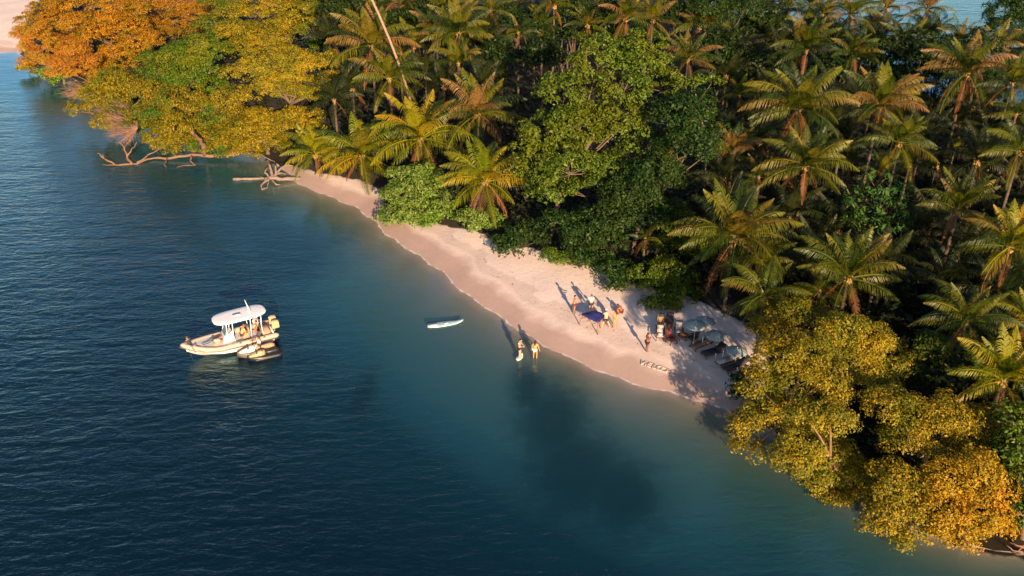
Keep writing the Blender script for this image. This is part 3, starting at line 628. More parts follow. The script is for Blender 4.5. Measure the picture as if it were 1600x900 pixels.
# two palms seen by their trunks, crowns above the frame
b = G(652, 212); hub = P(528, -105, b[1] - 4)
palm('leaning palm with a long pale bare trunk running up out of the picture', hub, 4.6, 'frond', nf=22, base=(b[0], b[1]), seed=5)
tr = [c for c in COL.objects[-40:] if c.name.startswith('trunk')][-1]; tr.data.materials[0] = solid('pale_trunk', (.27, .17, .125), .85, .2, 4, .4)
b = G(886, 120); palm('slim palm with a straight pink-brown trunk rising past the top edge', P(884, -60, b[1]), 4, 'frond', nf=16, base=(b[0], b[1]), seed=6)
# the rest of the grove: palms in the shade between those above
cand = []
ANCH = [(580,70,'the palm crossed by the leaning trunk'),(716,50,'the level orange-hearted palm'),(657,216,'the broad golden palm by the beach'),
    (746,178,'the palm with pink upright fronds'),(810,50,'the palm with the lit pale stem'),(918,38,'the splayed tan palm'),(1093,40,'the pink-stemmed palm'),
    (1075,92,'the orange-hearted palm by the tallest tree'),(1173,42,'the lone upright palm in the dark gap'),(1156,148,'the small golden palm'),(1146,240,'the pink-tipped arching palm'),
    (1260,76,'the tall palm above the largest crown'),(1248,168,'the largest inland palm crown'),(1259,258,'the palm with the golden hanging heart'),(1146,374,'the biggest palm behind the parasols'),
    (1326,432,'the palm with the tall central frond'),(1375,165,'the palm with long level fronds'),(1511,113,'the star-shaped orange palm'),(1450,14,'the tan palm against the sea'),
    (1330,22,'the pinkish palm left of the sea view'),(1375,330,'the bright green feathery tree'),(1405,222,'the palm with curled yellow fronds'),(1497,326,'the tall-fronded golden palm'),
    (1578,384,'the bright palm on the right edge'),(1511,500,'the palm with the pinkish heart'),(1567,592,'the golden palm at lower right'),(1594,235,'the drooping palm on the right edge'),
    (960,180,'the tallest tree'),(1060,220,'the darker neighbour of the tallest tree'),(1360,560,'the greener yellow-cluster tree'),(1565,30,'the tree at the top right corner')]
USED = set()
def fill_label(hx, hy, kind='shaded palm'):
    order = sorted(ANCH, key=lambda a: (a[0] - hx) ** 2 + (a[1] - hy) ** 2)[:9]
    for ax, ay, nm in order[:4]:
        dx, dy = hx - ax, hy - ay; near = math.hypot(dx, dy) < 45
        side = ('right of' if dx > 0 else 'left of') if abs(dx) > 2.2 * abs(dy) else ('below' if dy > 0 else 'above') if abs(dy) > 2.2 * abs(dx) else \
            ('below and right of' if dx > 0 else 'below and left of') if dy > 0 else ('above and right of' if dx > 0 else 'above and left of')
        l = '%s %s%s %s' % (kind, 'close ' if near else '', side, nm)
        if l not in USED and len(l.split()) <= 16: USED.add(l); return l
    for a in range(6):
        for b_ in range(a + 1, 9):
            l = '%s between %s and %s' % (kind, order[a][2], order[b_][2])
            if l not in USED and len(l.split()) <= 16: USED.add(l); return l
    return kind + ' deep in the grove'
def free(x, y, dmin):
    return all((x - a) ** 2 + (y - c) ** 2 > dmin * dmin for a, c in cand)
tries = 0
while len(cand) < 190 and tries < 40000:
    tries += 1
    px = rng.uniform(520, 1900); py = rng.uniform(-20, 800); q = U(px, py, 0); x, y = q[0], q[1]
    X = np.array([x]); Y = np.array([y])
    if sdist(LAND, X, Y)[0] < 4.5 or sdist(BEACH, X, Y)[0] > -4.5 or y > 150 or y < 36: continue
    z = rng.uniform(3.5, 6.5) if y < 75 else rng.uniform(5.5, 8.5) if y < 108 else rng.uniform(8, 10.5)
    # stands where its crown would bury one of the palms or trees above: leave the place free
    d = np.array([x, y * math.cos(PITCH) + (CAM_H - z) * math.sin(PITCH), 0]); hx = 800 + FPX * x / d[1]
    hy = 450 - FPX * (y * math.sin(PITCH) - (CAM_H - z) * math.cos(PITCH)) / d[1]
    if any((hx - a) ** 2 + (hy - c) ** 2 < 34 ** 2 for a, c in PX): continue
    if 560 < hx < 800 and hy > 135: continue
    if 790 < hx < 1130 and hy > 40: continue
    if 1130 < hx < 1560 and hy > 440: continue
    if hx < 1560 and hy > 590 or hy < -5: continue
    if 1325 < hx < 1425 and 260 < hy < 400: continue
    if 1390 < hx < 1560 and hy < 45: continue
    if not free(x, y, 3.9): continue
    cand.append((x, y)); n = len(cand)
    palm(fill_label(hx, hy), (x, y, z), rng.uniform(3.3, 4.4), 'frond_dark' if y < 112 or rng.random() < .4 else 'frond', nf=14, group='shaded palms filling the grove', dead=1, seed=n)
print('fill palms', len(cand))
# a belt of dark broadleaf trees behind the grove
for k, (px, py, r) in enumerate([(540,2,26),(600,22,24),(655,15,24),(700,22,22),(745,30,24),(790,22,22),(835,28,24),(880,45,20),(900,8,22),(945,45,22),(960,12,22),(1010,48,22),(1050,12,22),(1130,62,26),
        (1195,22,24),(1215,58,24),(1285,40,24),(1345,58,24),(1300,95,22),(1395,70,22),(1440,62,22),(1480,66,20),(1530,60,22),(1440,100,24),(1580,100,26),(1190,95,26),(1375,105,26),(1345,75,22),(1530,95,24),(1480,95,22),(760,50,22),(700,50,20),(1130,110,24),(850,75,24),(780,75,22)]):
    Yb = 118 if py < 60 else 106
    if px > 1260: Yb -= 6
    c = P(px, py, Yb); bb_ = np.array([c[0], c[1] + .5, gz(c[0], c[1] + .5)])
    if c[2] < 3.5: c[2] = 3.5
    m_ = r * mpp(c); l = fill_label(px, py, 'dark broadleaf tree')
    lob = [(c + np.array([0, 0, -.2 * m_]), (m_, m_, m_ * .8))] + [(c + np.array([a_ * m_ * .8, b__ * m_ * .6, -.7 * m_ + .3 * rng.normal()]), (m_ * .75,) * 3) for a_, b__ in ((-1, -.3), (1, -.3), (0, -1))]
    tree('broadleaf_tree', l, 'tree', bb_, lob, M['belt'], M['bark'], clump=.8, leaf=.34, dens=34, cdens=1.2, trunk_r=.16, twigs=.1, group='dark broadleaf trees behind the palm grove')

# undergrowth: low shaded leaves over the forest floor
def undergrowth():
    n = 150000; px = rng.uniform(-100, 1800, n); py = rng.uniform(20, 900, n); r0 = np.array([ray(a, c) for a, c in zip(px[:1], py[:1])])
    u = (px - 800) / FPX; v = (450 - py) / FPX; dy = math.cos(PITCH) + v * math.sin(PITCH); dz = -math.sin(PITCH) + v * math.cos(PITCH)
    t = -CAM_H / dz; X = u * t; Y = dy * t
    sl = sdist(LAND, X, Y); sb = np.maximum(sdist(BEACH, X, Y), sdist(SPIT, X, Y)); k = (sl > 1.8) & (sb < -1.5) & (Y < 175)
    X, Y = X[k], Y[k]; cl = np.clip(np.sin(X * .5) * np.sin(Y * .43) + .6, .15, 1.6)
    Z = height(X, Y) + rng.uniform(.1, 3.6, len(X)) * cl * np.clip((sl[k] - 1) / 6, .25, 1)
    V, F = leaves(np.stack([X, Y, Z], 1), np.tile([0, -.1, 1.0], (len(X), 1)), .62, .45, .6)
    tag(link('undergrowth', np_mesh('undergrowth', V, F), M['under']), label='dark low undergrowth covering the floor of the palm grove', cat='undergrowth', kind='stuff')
undergrowth()

# leaf litter and the thin wrack line left by the last tide
def litter():
    n = 26000; X = rng.uniform(-25, 26, n); Y = rng.uniform(44, 100, n); sb = sdist(BEACH, X, Y); Z = height(X, Y)
    edge = (sb > -1.0) & (sb < 3.2) & (Z > .25) & (rng.random(n) < .2 * np.exp(-np.maximum(sb, 0)))
    wr = np.abs(Z - .47 - .03 * np.sin(X * 1.7)) < .012; wr &= (sb > .3) & (rng.random(n) < .55)
    few = (sb > 1) & (Z > .4) & (rng.random(n) < .012); k = edge | wr | few
    V, F = leaves(np.stack([X[k], Y[k], Z[k] + .02], 1), np.tile([0, 0, 1.0], (int(k.sum()), 1)), .12, .45, .25)
    tag(link('beach_litter', np_mesh('beach_litter', V, F), solid('litter', (.11, .065, .04), .9, .4, 3)), label='scattered dead leaves and wrack on the dry sand', cat='leaf litter', kind='stuff')
litter()

# ------------------------------------------------------------------ driftwood and the fallen tree
def drift(name, label, cat, loc, limbs, mat, part='branch', main='trunk'):
    root = empty(name, loc, label, cat)
    for k, (pts, rad) in enumerate(limbs):
        mb = MB(); mb.tube([Vector(q) - Vector(loc) for q in pts], rad, 6); mb.build(main if k == 0 else part, mat, root)
    return root
def smooth_path(pts, n=3, k=.05):
    out = []
    for a, b in zip(pts[:-1], pts[1:]):
        for i in range(n): out.append(Vector(a).lerp(Vector(b), i / n) + Vector(rng.normal(0, k, 3)) * (1 if i else .3))
    out.append(Vector(pts[-1])); return out
def taper(n, a, b): return [(a + (b - a) * i / (n - 1)) * rng.uniform(.75, 1.2) for i in range(n)]
mo = solid('orange_bark', (.16, .085, .05), .9, .3, 3, .6)
L_ = []
for pts, a, b in [
    ([U(370,240,.7), U(330,244,.5), U(300,242,.5), U(268,247,.25), U(240,247,.2), U(214,256,.05), U(182,258,.05), U(163,248,.7)], .21, .08),
    ([U(163,248,.7), U(157,243,1.1), U(152,240,1.3)], .1, .03), ([U(163,248,.7), U(160,240,1.3)], .08, .02), ([U(185,258,.1), U(160,257,.2)], .08, .03),
    ([U(206,257,.1), U(198,246,.6), U(194,230,1.6), U(186,222,2.3)], .16, .05), ([U(198,246,.6), U(206,232,1.5), U(214,222,2.4)], .1, .03),
    ([U(300,242,.5), U(298,252,.2), U(305,258,0), U(298,263,-.2)], .12, .04), ([U(305,258,0), U(288,258,.1), U(276,262,0)], .06, .02),
    ([U(262,246,.3), U(257,258,.1), U(262,263,-.1)], .09, .03), ([U(320,243,.5), U(317,225,2.2), U(308,215,3.4), U(300,205,4.6)], .3, .16),
    ([U(214,254,.2), U(240,238,.8), U(262,225,2)], .09, .03)]:
    p = smooth_path(pts, 3, .06); L_.append((p, taper(len(p), a, b)))
drift('fallen_tree', 'long fallen orange-barked trunk lying in the shallows with upturned dead branches', 'fallen tree', tuple(U(300, 246, 0)), L_, mo)
b = U(424, 281, 0)
def rel(px, py, z): return U(px, py, z)
L_ = []
for pts, a, b2 in [
    ([rel(470,279,.25), rel(440,280,.35), rel(425,278,.55), rel(415,280,.3)], .2, .26), ([rel(425,278,.5), rel(424,266,1.1), rel(420,256,1.7)], .22, .07),
    ([rel(428,276,.5), rel(438,264,1.0), rel(448,258,1.2), rel(458,259,1.1)], .2, .05), ([rel(420,279,.5), rel(412,286,.3), rel(408,290,.2), rel(410,297,0), rel(414,292,.1)], .14, .05),
    ([rel(424,281,.3), rel(431,288,.2), rel(438,288,.1)], .13, .05), ([rel(422,277,.5), rel(414,270,1.0), rel(417,262,1.4)], .12, .04),
    ([rel(430,277,.5), rel(431,266,1.1), rel(430,258,1.5)], .16, .05), ([rel(420,282,.3), rel(418,292,.1), rel(413,296,0)], .1, .04),
    ([rel(426,276,.6), rel(440,270,.7), rel(447,272,.5)], .12, .04), ([rel(419,280,.4), rel(404,276,.5)], .09, .03)]:
    p = smooth_path(pts, 3, .03); L_.append((p, taper(len(p), a, b2)))
drift('driftwood_stump', 'bleached driftwood root ball standing in the shallows left of the short palms', 'driftwood', tuple(U(424, 281, 0)), L_, M['drift'], 'root')
p = smooth_path([rel(364,280,.16), rel(385,279.5,.12), rel(408,279,.05), rel(416,279,0)], 3, .01)
mb = MB(); mb.tube(p, taper(len(p), .17, .10), 8); o = mb.build('driftwood_log', M['drift'])
tag(o, 'straight pale log floating beside the driftwood root ball', 'log')
# thickets of pale dead twigs hanging over the water
def dead_thicket(label, base, tips, n=26):
    b_ = np.array(base); root = empty('dead_shrub', tuple(b_), label, 'dead shrub')
    for k in range(n):
        t = tips[k % len(tips)]; e = np.array(t) + rng.normal(0, .45, 3); e[2] = max(e[2], .05)
        mb = MB(); pts = bend((0, 0, 0), e - b_, .12, 6); mb.tube(pts, [.03, .026, .022, .016, .011, .007], 4, False)
        for _ in range(8):
            q = pts[rng.integers(2, 5)]; mb.tube(bend(q, q + (Vector(e - b_)) * .3 + Vector(rng.normal(0, .35, 3)), .12, 4), [.016, .013, .009, .006], 3, False)
        mb.build('branch', M['twig'], root)
    return root
dead_thicket('pinkish dead shrub reaching over the water below the green waterline shrub', U(150, 146, 1.0), [U(105,140,1.2), U(112,150,.5), U(122,142,1.6), U(108,145,.8), U(130,152,.4)], 34)
dead_thicket('pale dead branches fanning over the water above the fallen trunk', U(215, 200, 2.5), [U(152,165,3), U(160,180,2.2), U(170,195,1.6), U(175,207,1.0), U(165,188,2.6), U(190,215,.8), U(200,222,1.2)], 60)
L_ = []
for pts, a, b2 in [([U(1600,856,.4), U(1588,852,.5), U(1576,846,.5)], .07, .02), ([U(1598,862,.1), U(1582,860,.2), U(1572,852,.4)], .06, .02), ([U(1604,850,.6), U(1592,860,.2), U(1584,864,.1)], .05, .02), ([U(1600,866,.1), U(1586,866,.1)], .05, .02)]:
    p = smooth_path(pts, 3, .02); L_.append((p, taper(len(p), a, b2)))
drift('fallen_branch', 'small bare orange branches on the shore at the bottom right corner', 'branch', tuple(U(1598, 860, 0)), L_, mo)

# ------------------------------------------------------------------ people
def skinned(nodes, edges, name, root='pel', sub=1):
    """one continuous surface grown along a skeleton: nodes {name: (position, radius)}"""
    ks = list(nodes); me = bpy.data.meshes.new(name); me.from_pydata([tuple(nodes[k][0]) for k in ks], [(ks.index(a), ks.index(b_)) for a, b_ in edges], [])
    o = bpy.data.objects.new(name, me); COL.objects.link(o)
    sk = o.modifiers.new('skin', 'SKIN'); sk.use_smooth_shade = True
    for i, k in enumerate(ks):
        v = me.skin_vertices[0].data[i]; r = nodes[k][1]; v.radius = (r, r) if not hasattr(r, '__len__') else r; v.use_root = (k == root)
    if sub: sb = o.modifiers.new('sub', 'SUBSURF'); sb.levels = sub; sb.render_levels = sub
    dg = bpy.context.evaluated_depsgraph_get(); dg.update(); out = bpy.data.meshes.new_from_object(o.evaluated_get(dg)); out.name = name
    bpy.data.objects.remove(o); bpy.data.meshes.remove(me); return out
SKIN = {}
def skinmat(c):
    if c not in SKIN: SKIN[c] = solid('skin', c, .5, .06, 5)
    return SKIN[c]
CL = {}
def cloth(c):
    if c not in CL: CL[c] = solid('cloth', c, .85, .1, 6, .2)
    return CL[c]
BASE = dict(pel=(0,0,.95), abd=(0,0,1.10), ch=(.01,0,1.30), nk=(0,0,1.46), hd=(.03,0,1.62), shL=(0,.17,1.41), elL=(-.03,.25,1.13), wrL=(.04,.27,.88),
            shR=(0,-.17,1.41), elR=(-.03,-.25,1.13), wrR=(.04,-.27,.88), hiL=(0,.10,.90), knL=(.03,.12,.50), anL=(-.02,.12,.08), toL=(.15,.14,.03),
            hiR=(0,-.10,.90), knR=(.03,-.12,.50), anR=(-.02,-.12,.08), toR=(.15,-.14,.03))
RAD = dict(pel=.135, abd=.125, ch=.145, nk=.055, shL=.068, elL=.043, wrL=.028, hiL=.092, knL=.058, anL=.036, toL=.026)
def person(label, loc, rz, pose=None, skin=(.42, .22, .13), hair=(.02, .014, .01), bottom=None, top=None, long_hair=False, cap=None, bikini=None, height_=1.0, tilt=None, legs='shorts', group=None):
    J = {k: Vector(v) for k, v in BASE.items()}
    for k, v in (pose or {}).items(): J[k] = Vector(v)
    if tilt: J = {k: tilt @ v for k, v in J.items()}
    J = {k: v * height_ for k, v in J.items()}
    rad = {k: RAD.get(k, RAD.get(k[:-1] + 'L', .05)) * height_ for k in J}
    root = empty('person', tuple(loc), label, 'person', group, rz)
    body = {k: (J[k], rad[k]) for k in J if k != 'hd'}
    up = (J['hd'] - J['nk']).normalized(); body['jaw'] = (J['nk'] + up * .05, .05)
    E_ = [('pel','abd'),('abd','ch'),('ch','nk'),('nk','jaw')]
    for s in 'LR':
        body['th' + s] = (J['hi' + s].lerp(J['kn' + s], .45), .078 * height_); body['cf' + s] = (J['kn' + s].lerp(J['an' + s], .35), .055 * height_); body['fa' + s] = (J['el' + s].lerp(J['wr' + s], .35), .04 * height_)
        E_ += [('ch','sh'+s),('sh'+s,'el'+s),('el'+s,'fa'+s),('fa'+s,'wr'+s),('pel','hi'+s),('hi'+s,'th'+s),('th'+s,'kn'+s),('kn'+s,'cf'+s),('cf'+s,'an'+s),('an'+s,'to'+s)]
    me = skinned(body, E_, 'body'); bm = bmesh.new(); bm.from_mesh(me)
    ex = MB(); fwd = (J['toL'] + J['toR'] - J['anL'] - J['anR']); fwd = (fwd - up * fwd.dot(up))
    if fwd.length < .05: fwd = up.orthogonal()
    fwd.normalize(); sd = up.cross(fwd); HM = Matrix((fwd, sd, up)).transposed()
    h = J['hd']; ex.ball(h, (.095, .075, .115), 12, 9, HM)
    ex.tube([h + fwd * .085 + up * .015, h + fwd * .115 - up * .02], [.010, .018], 5)
    for q in (-1, 1): ex.ball(h + sd * .075 * q - up * .005, (.02, .01, .03), 6, 4, HM); ex.ball(h + fwd * .085 + sd * .032 * q + up * .012, .012, 6, 4)
    ex.ball(h + fwd * .088 - up * .05, (.01, .026, .008), 6, 4, HM)
    for s in 'LR':
        wv = J['wr' + s]; d = (wv - J['el' + s]).normalized(); sv = sd - d * sd.dot(d); sv = sv.normalized() if sv.length > .05 else d.orthogonal().normalized(); nv = d.cross(sv)
        ex.tube([wv, wv + d * .045, wv + d * .09], [.027, .038, .034], 6)
        for i, (off, ln) in enumerate(((-.027, .060), (-.009, .072), (.009, .078), (.027, .070))):
            a = wv + d * .085 + sv * off; ex.tube([a, a + d * ln * .5 + nv * .006, a + d * ln * .9 + nv * .024], [.010, .009, .006], 5)
        q = -1 if s == 'L' else 1
        a = wv + d * .03 + sv * .03 * q; ex.tube([a, a + d * .035 + sv * .03 * q, a + d * .065 + sv * .035 * q + nv * .01], [.013, .011, .008], 5)
    m2 = ex.mesh('x'); bm.from_mesh(m2); bm.to_mesh(me); bm.free(); bpy.data.meshes.remove(m2)
    me.polygons.foreach_set('use_smooth', [True] * len(me.polygons)); link('body', me, skinmat(skin), root)
    hm = MB(); hm.ball(h + up * .02 - fwd * .012, (.103, .084, .112), 12, 8, HM)
    hm.v = [v for v in hm.v]
    if long_hair: hm.tube([h - fwd * .05, h - fwd * .10 - up * .12, h - fwd * .10 - up * .30], [.08, .085, .03], 8)
    me2 = hm.mesh('hair'); b2 = bmesh.new(); b2.from_mesh(me2)   # cut the hair away from the face
    kill = [f for f in b2.faces if (f.calc_center_median() - h).dot(fwd) > .02 and (f.calc_center_median() - h).dot(up) < .045]
    bmesh.ops.delete(b2, geom=kill, context='FACES'); b2.to_mesh(me2); b2.free(); link('hair', me2, cloth(hair), root)
    if cap:
        c = MB(); c.ball(h + up * .055, (.108, .09, .085), 12, 7, HM); c.box(h + fwd * .13 + up * .045, (.10, .13, .012), M=HM, bev=.03); c.build('cap', cloth(cap), root)
    if bottom:
        f_ = .55 if legs == 'shorts' else (.08 if legs == 'brief' else .97); e = .022
        nd = {'pel': (J['pel'] - (J['pel'] - J['abd']) * .25, .148 * height_ + e * .2)}; ed = []
        for s in 'LR':
            nd['hi' + s] = (J['hi' + s], .098 * height_ + e * .6)
            if legs == 'shorts': nd['m' + s] = (J['hi' + s].lerp(J['kn' + s], f_), .088 + e); ed += [('pel', 'hi' + s), ('hi' + s, 'm' + s)]
            elif legs == 'brief': nd['m' + s] = (J['hi' + s].lerp(J['kn' + s], .12), .094); ed += [('pel', 'hi' + s), ('hi' + s, 'm' + s)]
            else: nd['m' + s] = (J['kn' + s], .07); nd['n' + s] = (J['kn' + s].lerp(J['an' + s], .9), .055); ed += [('pel', 'hi' + s), ('hi' + s, 'm' + s), ('m' + s, 'n' + s)]
        link('shorts' if legs == 'shorts' else 'briefs' if legs == 'brief' else 'trousers', skinned(nd, ed, 'shorts'), cloth(bottom), root)
    if top:
        nd = {'pel': (J['pel'].lerp(J['abd'], .3), .145 * height_), 'abd': (J['abd'], .142 * height_), 'ch': (J['ch'], .162 * height_), 'nk': (J['ch'].lerp(J['nk'], .62), .085)}; ed = [('pel','abd'),('abd','ch'),('ch','nk')]
        for s in 'LR': nd['sh' + s] = (J['sh' + s], .085); nd['e' + s] = (J['sh' + s].lerp(J['el' + s], .6), .066); ed += [('ch','sh'+s),('sh'+s,'e'+s)]
        link('shirt', skinned(nd, ed, 'shirt'), cloth(top), root)
    if bikini:
        c = MB(); t = (J['nk'] - J['ch']).normalized(); c.tube([J['ch'] - t * .03, J['ch'] + t * .03], [.152, .150], 14, False); c.build('bikini_top', cloth(bikini), root)
    return root
def sit(seat=.45, lean=0.0, knee=.42, arms='lap'):
    z = seat + .10
    p = dict(pel=(0,0,z), abd=(-.02 - lean * .3,0,z+.16), ch=(-.02 - lean * .8,0,z+.36), nk=(-.02 - lean * 1.1,0,z+.52), hd=(.02 - lean * 1.2,0,z+.68), shL=(-.02 - lean,.17,z+.47), shR=(-.02 - lean,-.17,z+.47),
             hiL=(.02,.10,z-.02), hiR=(.02,-.10,z-.02), knL=(knee,.13,z+.0), knR=(knee,-.13,z+.0), anL=(knee + .06,.13,z-.42), anR=(knee+.06,-.13,z-.42), toL=(knee+.22,.14,z-.46), toR=(knee+.22,-.14,z-.46),
             elL=(.05 - lean,.24,z+.2), elR=(.05 - lean,-.24,z+.2), wrL=(.26,.15,z+.1), wrR=(.26,-.15,z+.1))
    return p
FWD = dict(elL=(.16,.22,1.22), wrL=(.38,.18,1.22), elR=(.16,-.22,1.22), wrR=(.38,-.18,1.22))
WIDE = dict(hiL=(0,.11,.88), knL=(.02,.22,.48), anL=(-.02,.34,.08), toL=(.14,.38,.03), hiR=(0,-.11,.88), knR=(.02,-.22,.48), anR=(-.02,-.34,.08), toR=(.14,-.38,.03))
FOLD = dict(elL=(.03,.27,1.16), wrL=(.2,.05,1.20), elR=(.03,-.27,1.16), wrR=(.2,-.05,1.24))
TAN, PALE, DARK, GOLD = (.33, .16, .09), (.42, .26, .18), (.15, .065, .04), (.42, .21, .08)
person('shirtless person in red shorts at the left end of the blue canopy', G(897, 490), R(-10), {**FWD}, TAN, bottom=(.22, .03, .03))
person('person in white shirt and dark shorts standing behind the blue canopy', G(923, 489), R(-80), {**FWD, 'elL': (.05,.28,1.18), 'wrL': (.12,.34,.95)}, TAN, bottom=(.02, .02, .04), top=(.50, .48, .46))
person('shirtless person in black shorts and white cap with legs apart in front of the canopy', G(946, 513), R(100), {**WIDE, **FWD}, PALE, bottom=(.012, .012, .016), cap=(.8, .8, .8))
person('person with dark hair and golden skin in tan swimwear right of the blue canopy', G(960, 512), R(150), {'elL': (.1,.24,1.2), 'wrL': (.3,.15,1.28)}, GOLD, bottom=(.55, .30, .12), legs='brief', long_hair=True, height_=.96)
person('person crouching on the sand right of the blue canopy', G(971, 491), R(160), dict(pel=(0,0,.28), abd=(.04,0,.42), ch=(.14,0,.58), nk=(.24,0,.68), hd=(.33,0,.78), shL=(.18,.17,.66), shR=(.18,-.17,.66), elL=(.36,.24,.44), elR=(.36,-.24,.44),
    wrL=(.5,.12,.22), wrR=(.5,-.12,.22), hiL=(.02,.11,.26), hiR=(.02,-.11,.26), knL=(.38,.2,.46), knR=(.38,-.2,.46), anL=(.12,.18,.08), anR=(.12,-.18,.08), toL=(.28,.2,.03), toR=(.28,-.2,.03)), (.24, .09, .05), bottom=(.10, .02, .02))
person('lone tanned person in dark shorts with folded arms on the open sand', G(1010, 550), R(20), FOLD, (.20, .075, .04), bottom=(.02, .015, .03))
wz = U(812, 559, .05)
person('person in black shorts standing on a small white board in the shallows', (wz[0], wz[1], .06), R(-20), {'elR': (.05,-.24,1.16), 'wrR': (.28,-.16,1.14), 'elL': (.05,.24,1.16), 'wrL': (.27,.1,1.1), 'hd': (.07,0,1.60)}, PALE, bottom=(.012, .02, .03))
wz = U(836, 559, 0)
person('person in white bikini bottom wading knee-deep beside the one on the board', (wz[0], wz[1], max(gz(wz[0], wz[1]), -.5)), R(75), {'elR': (.0,-.27,1.14), 'wrR': (.05,-.33,.9)}, GOLD, bottom=(.85, .82, .80), legs='brief', long_hair=True, bikini=(.55, .4, .12))

# ------------------------------------------------------------------ the blue canopy
def canopy():
    T = 1.0; c = [Vector(U(908.5, 485, T + .8)), Vector(U(930, 480, T + .8)), Vector(U(947, 486, T + .8)), Vector(U(935, 498, T + .8))]
    ctr = sum(c, Vector()) / 4; g = gz(ctr.x, ctr.y); c = [Vector((q.x, q.y, g + T)) for q in c]
    root = empty('pop_up_canopy', (ctr.x, ctr.y, g), 'dark blue folding canopy held half open on crossed legs by people on the sand', 'canopy'); O = Vector((ctr.x, ctr.y, g))
    blue = solid('canopy_cloth', (.018, .022, .12), .45, .25, 2, .3); met = solid('canopy_frame', (.25, .12, .08), .5, .2, 5)
    apex = sum(c, Vector()) / 4 + Vector((0, 0, .22)); N = 7; pts = []
    V = []; F = []
    for i in range(N + 1):
        for j in range(N + 1):
            u, v = i / N, j / N; q = (c[0] * (1 - u) + c[1] * u) * (1 - v) + (c[3] * (1 - u) + c[2] * u) * v
            e = 1 - max(abs(2 * u - 1), abs(2 * v - 1)); q = q + Vector((0, 0, .22 * e - .05 * math.sin(math.pi * u) * math.sin(3 * math.pi * v))); V.append(q - O)
    for i in range(N):
        for j in range(N): a = i * (N + 1) + j; F.append((a, a + 1, a + N + 2, a + N + 1))
    mb = MB(); mb.add(V, F); o = mb.build('roof', blue, root); md = o.modifiers.new('thick', 'SOLIDIFY'); md.thickness = .02
    for i in range(4):
        q = c[i] - O; out = (Vector((q.x, q.y, 0))).normalized(); ft = q + out * .12; z = gz(ft.x + O.x, ft.y + O.y) - g; mb = MB()
        mb.tube([q - Vector((0, 0, .02)), (ft.x, ft.y, z - .05)], .036, 6); mb.build('leg', met, root)
    for i in range(4):
        a = c[i] - O; b_ = c[(i + 1) % 4] - O; n = 3
        for k in range(n):
            p0 = a.lerp(b_, k / n); p1 = a.lerp(b_, (k + 1) / n); d = Vector((0, 0, .42)); t = Vector((0, 0, .05)); mb = MB(); mb.tube([p0 - t, p1 - d], .024, 4); mb.tube([p0 - d, p1 - t], .024, 4); mb.build('cross_brace', met, root)
    for i in range(4):
        a = c[i] - O; b_ = c[(i + 1) % 4] - O; mb = MB(); d = Vector((0, 0, .10)); s_ = Vector((0, 0, 0.0)); mb.loft([[a * 1.01, a * 1.01 - d], [b_ * 1.01, b_ * 1.01 - d]], False, False)
        o = mb.build('valance', blue, root, False); md = o.modifiers.new('thick', 'SOLIDIFY'); md.thickness = .012
canopy()

# ------------------------------------------------------------------ parasols, posts, loungers, seats
def parasol(label, foot, rad, hgt, rz):
    root = empty('parasol', tuple(foot), label, 'parasol', 'parasols at the edge of the sand', rz)
    cl = solid('parasol_cloth', (.22, .27, .29), .8, .1, 3, .2); rim = hgt - rad * .36
    mb = MB(); mb.tube([(0, 0, -.1), (0, 0, hgt - .02)], .025, 8); mb.build('pole', M['pole'], root)
    for k in range(8):
        a0, a1 = k * math.pi / 4, (k + 1) * math.pi / 4; mb = MB(); rings = []
        for i in range(6):
            t = i / 5; r = rad * (.02 + .98 * t); z = hgt - (hgt - rim) * t ** 1.15; row = []
            for j in range(5):
                s_ = j / 4; a = a0 + (a1 - a0) * s_; cut = 1 - .055 * t * math.sin(math.pi * s_); sag = -.02 * t * math.sin(math.pi * s_); row.append((r * cut * math.cos(a), r * cut * math.sin(a), z + sag))
            rings.append(row)
        mb.loft(rings, False, False); o = mb.build('canopy_panel', cl, root); md = o.modifiers.new('thick', 'SOLIDIFY'); md.thickness = .008
        mb = MB(); mb.tube([(0, 0, hgt - .03), (rad * .98 * math.cos(a0), rad * .98 * math.sin(a0), rim - .02)], .008, 4); mb.build('rib', M['pole'], root)
    mb = MB(); mb.tube([(0, 0, hgt - .03), (0, 0, hgt + .04), (0, 0, hgt + .09)], [.04, .03, .01], 8); mb.build('finial', M['white'], root)
M['pole'] = solid('pole', (.35, .30, .28), .5, .1); M['white'] = solid('white_paint', (.55, .54, .54), .5, .04); M['wood'] = solid('dark_wood', (.10, .045, .025), .7, .3, 8, .4)
M['cushion'] = solid('cushion', (.36, .33, .32), .9, .1, 6, .3); M['black_cushion'] = solid('black_cushion', (.02, .022, .03), .8, .1, 6, .3)
parasol('palest parasol, standing over the wooden chairs at the edge of the trees', G(1083, 541), .86, 2.2, .2)
parasol('parasol half hidden behind the palest one', G(1098, 530), .8, 1.9, .5)
parasol('blue-grey parasol in the middle, between the slatted lounger and the palms', G(1116, 547), .82, 1.6, .1)
parasol('blue-grey parasol farthest right, nearest the yellow trees', G(1148, 571), .8, 1.55, .35)
def post(label, px, py, h_):
    root = empty('marker_post', tuple(G(px, py)), label, 'post', 'short white posts beside the loungers'); mb = MB(); mb.tube([(0, 0, -.15), (0, 0, h_)], .035, 8); mb.build('shaft', M['white'], root)
    mb = MB(); mb.ball((0, 0, h_), .05, 8, 6); mb.build('knob', M['white'], root)
post('shortest white post, at the foot end of the slatted lounger', 1083, 541, .3)
post('white post rising behind the slatted lounger', 1097, 539, .75)
post('white post between the slatted lounger and the next one', 1117.5, 560, .42)
post('tallest thin white post by the middle parasol', 1128.5, 563, .85)
post('last white post on the right by the dark shrub', 1151, 583, .45)
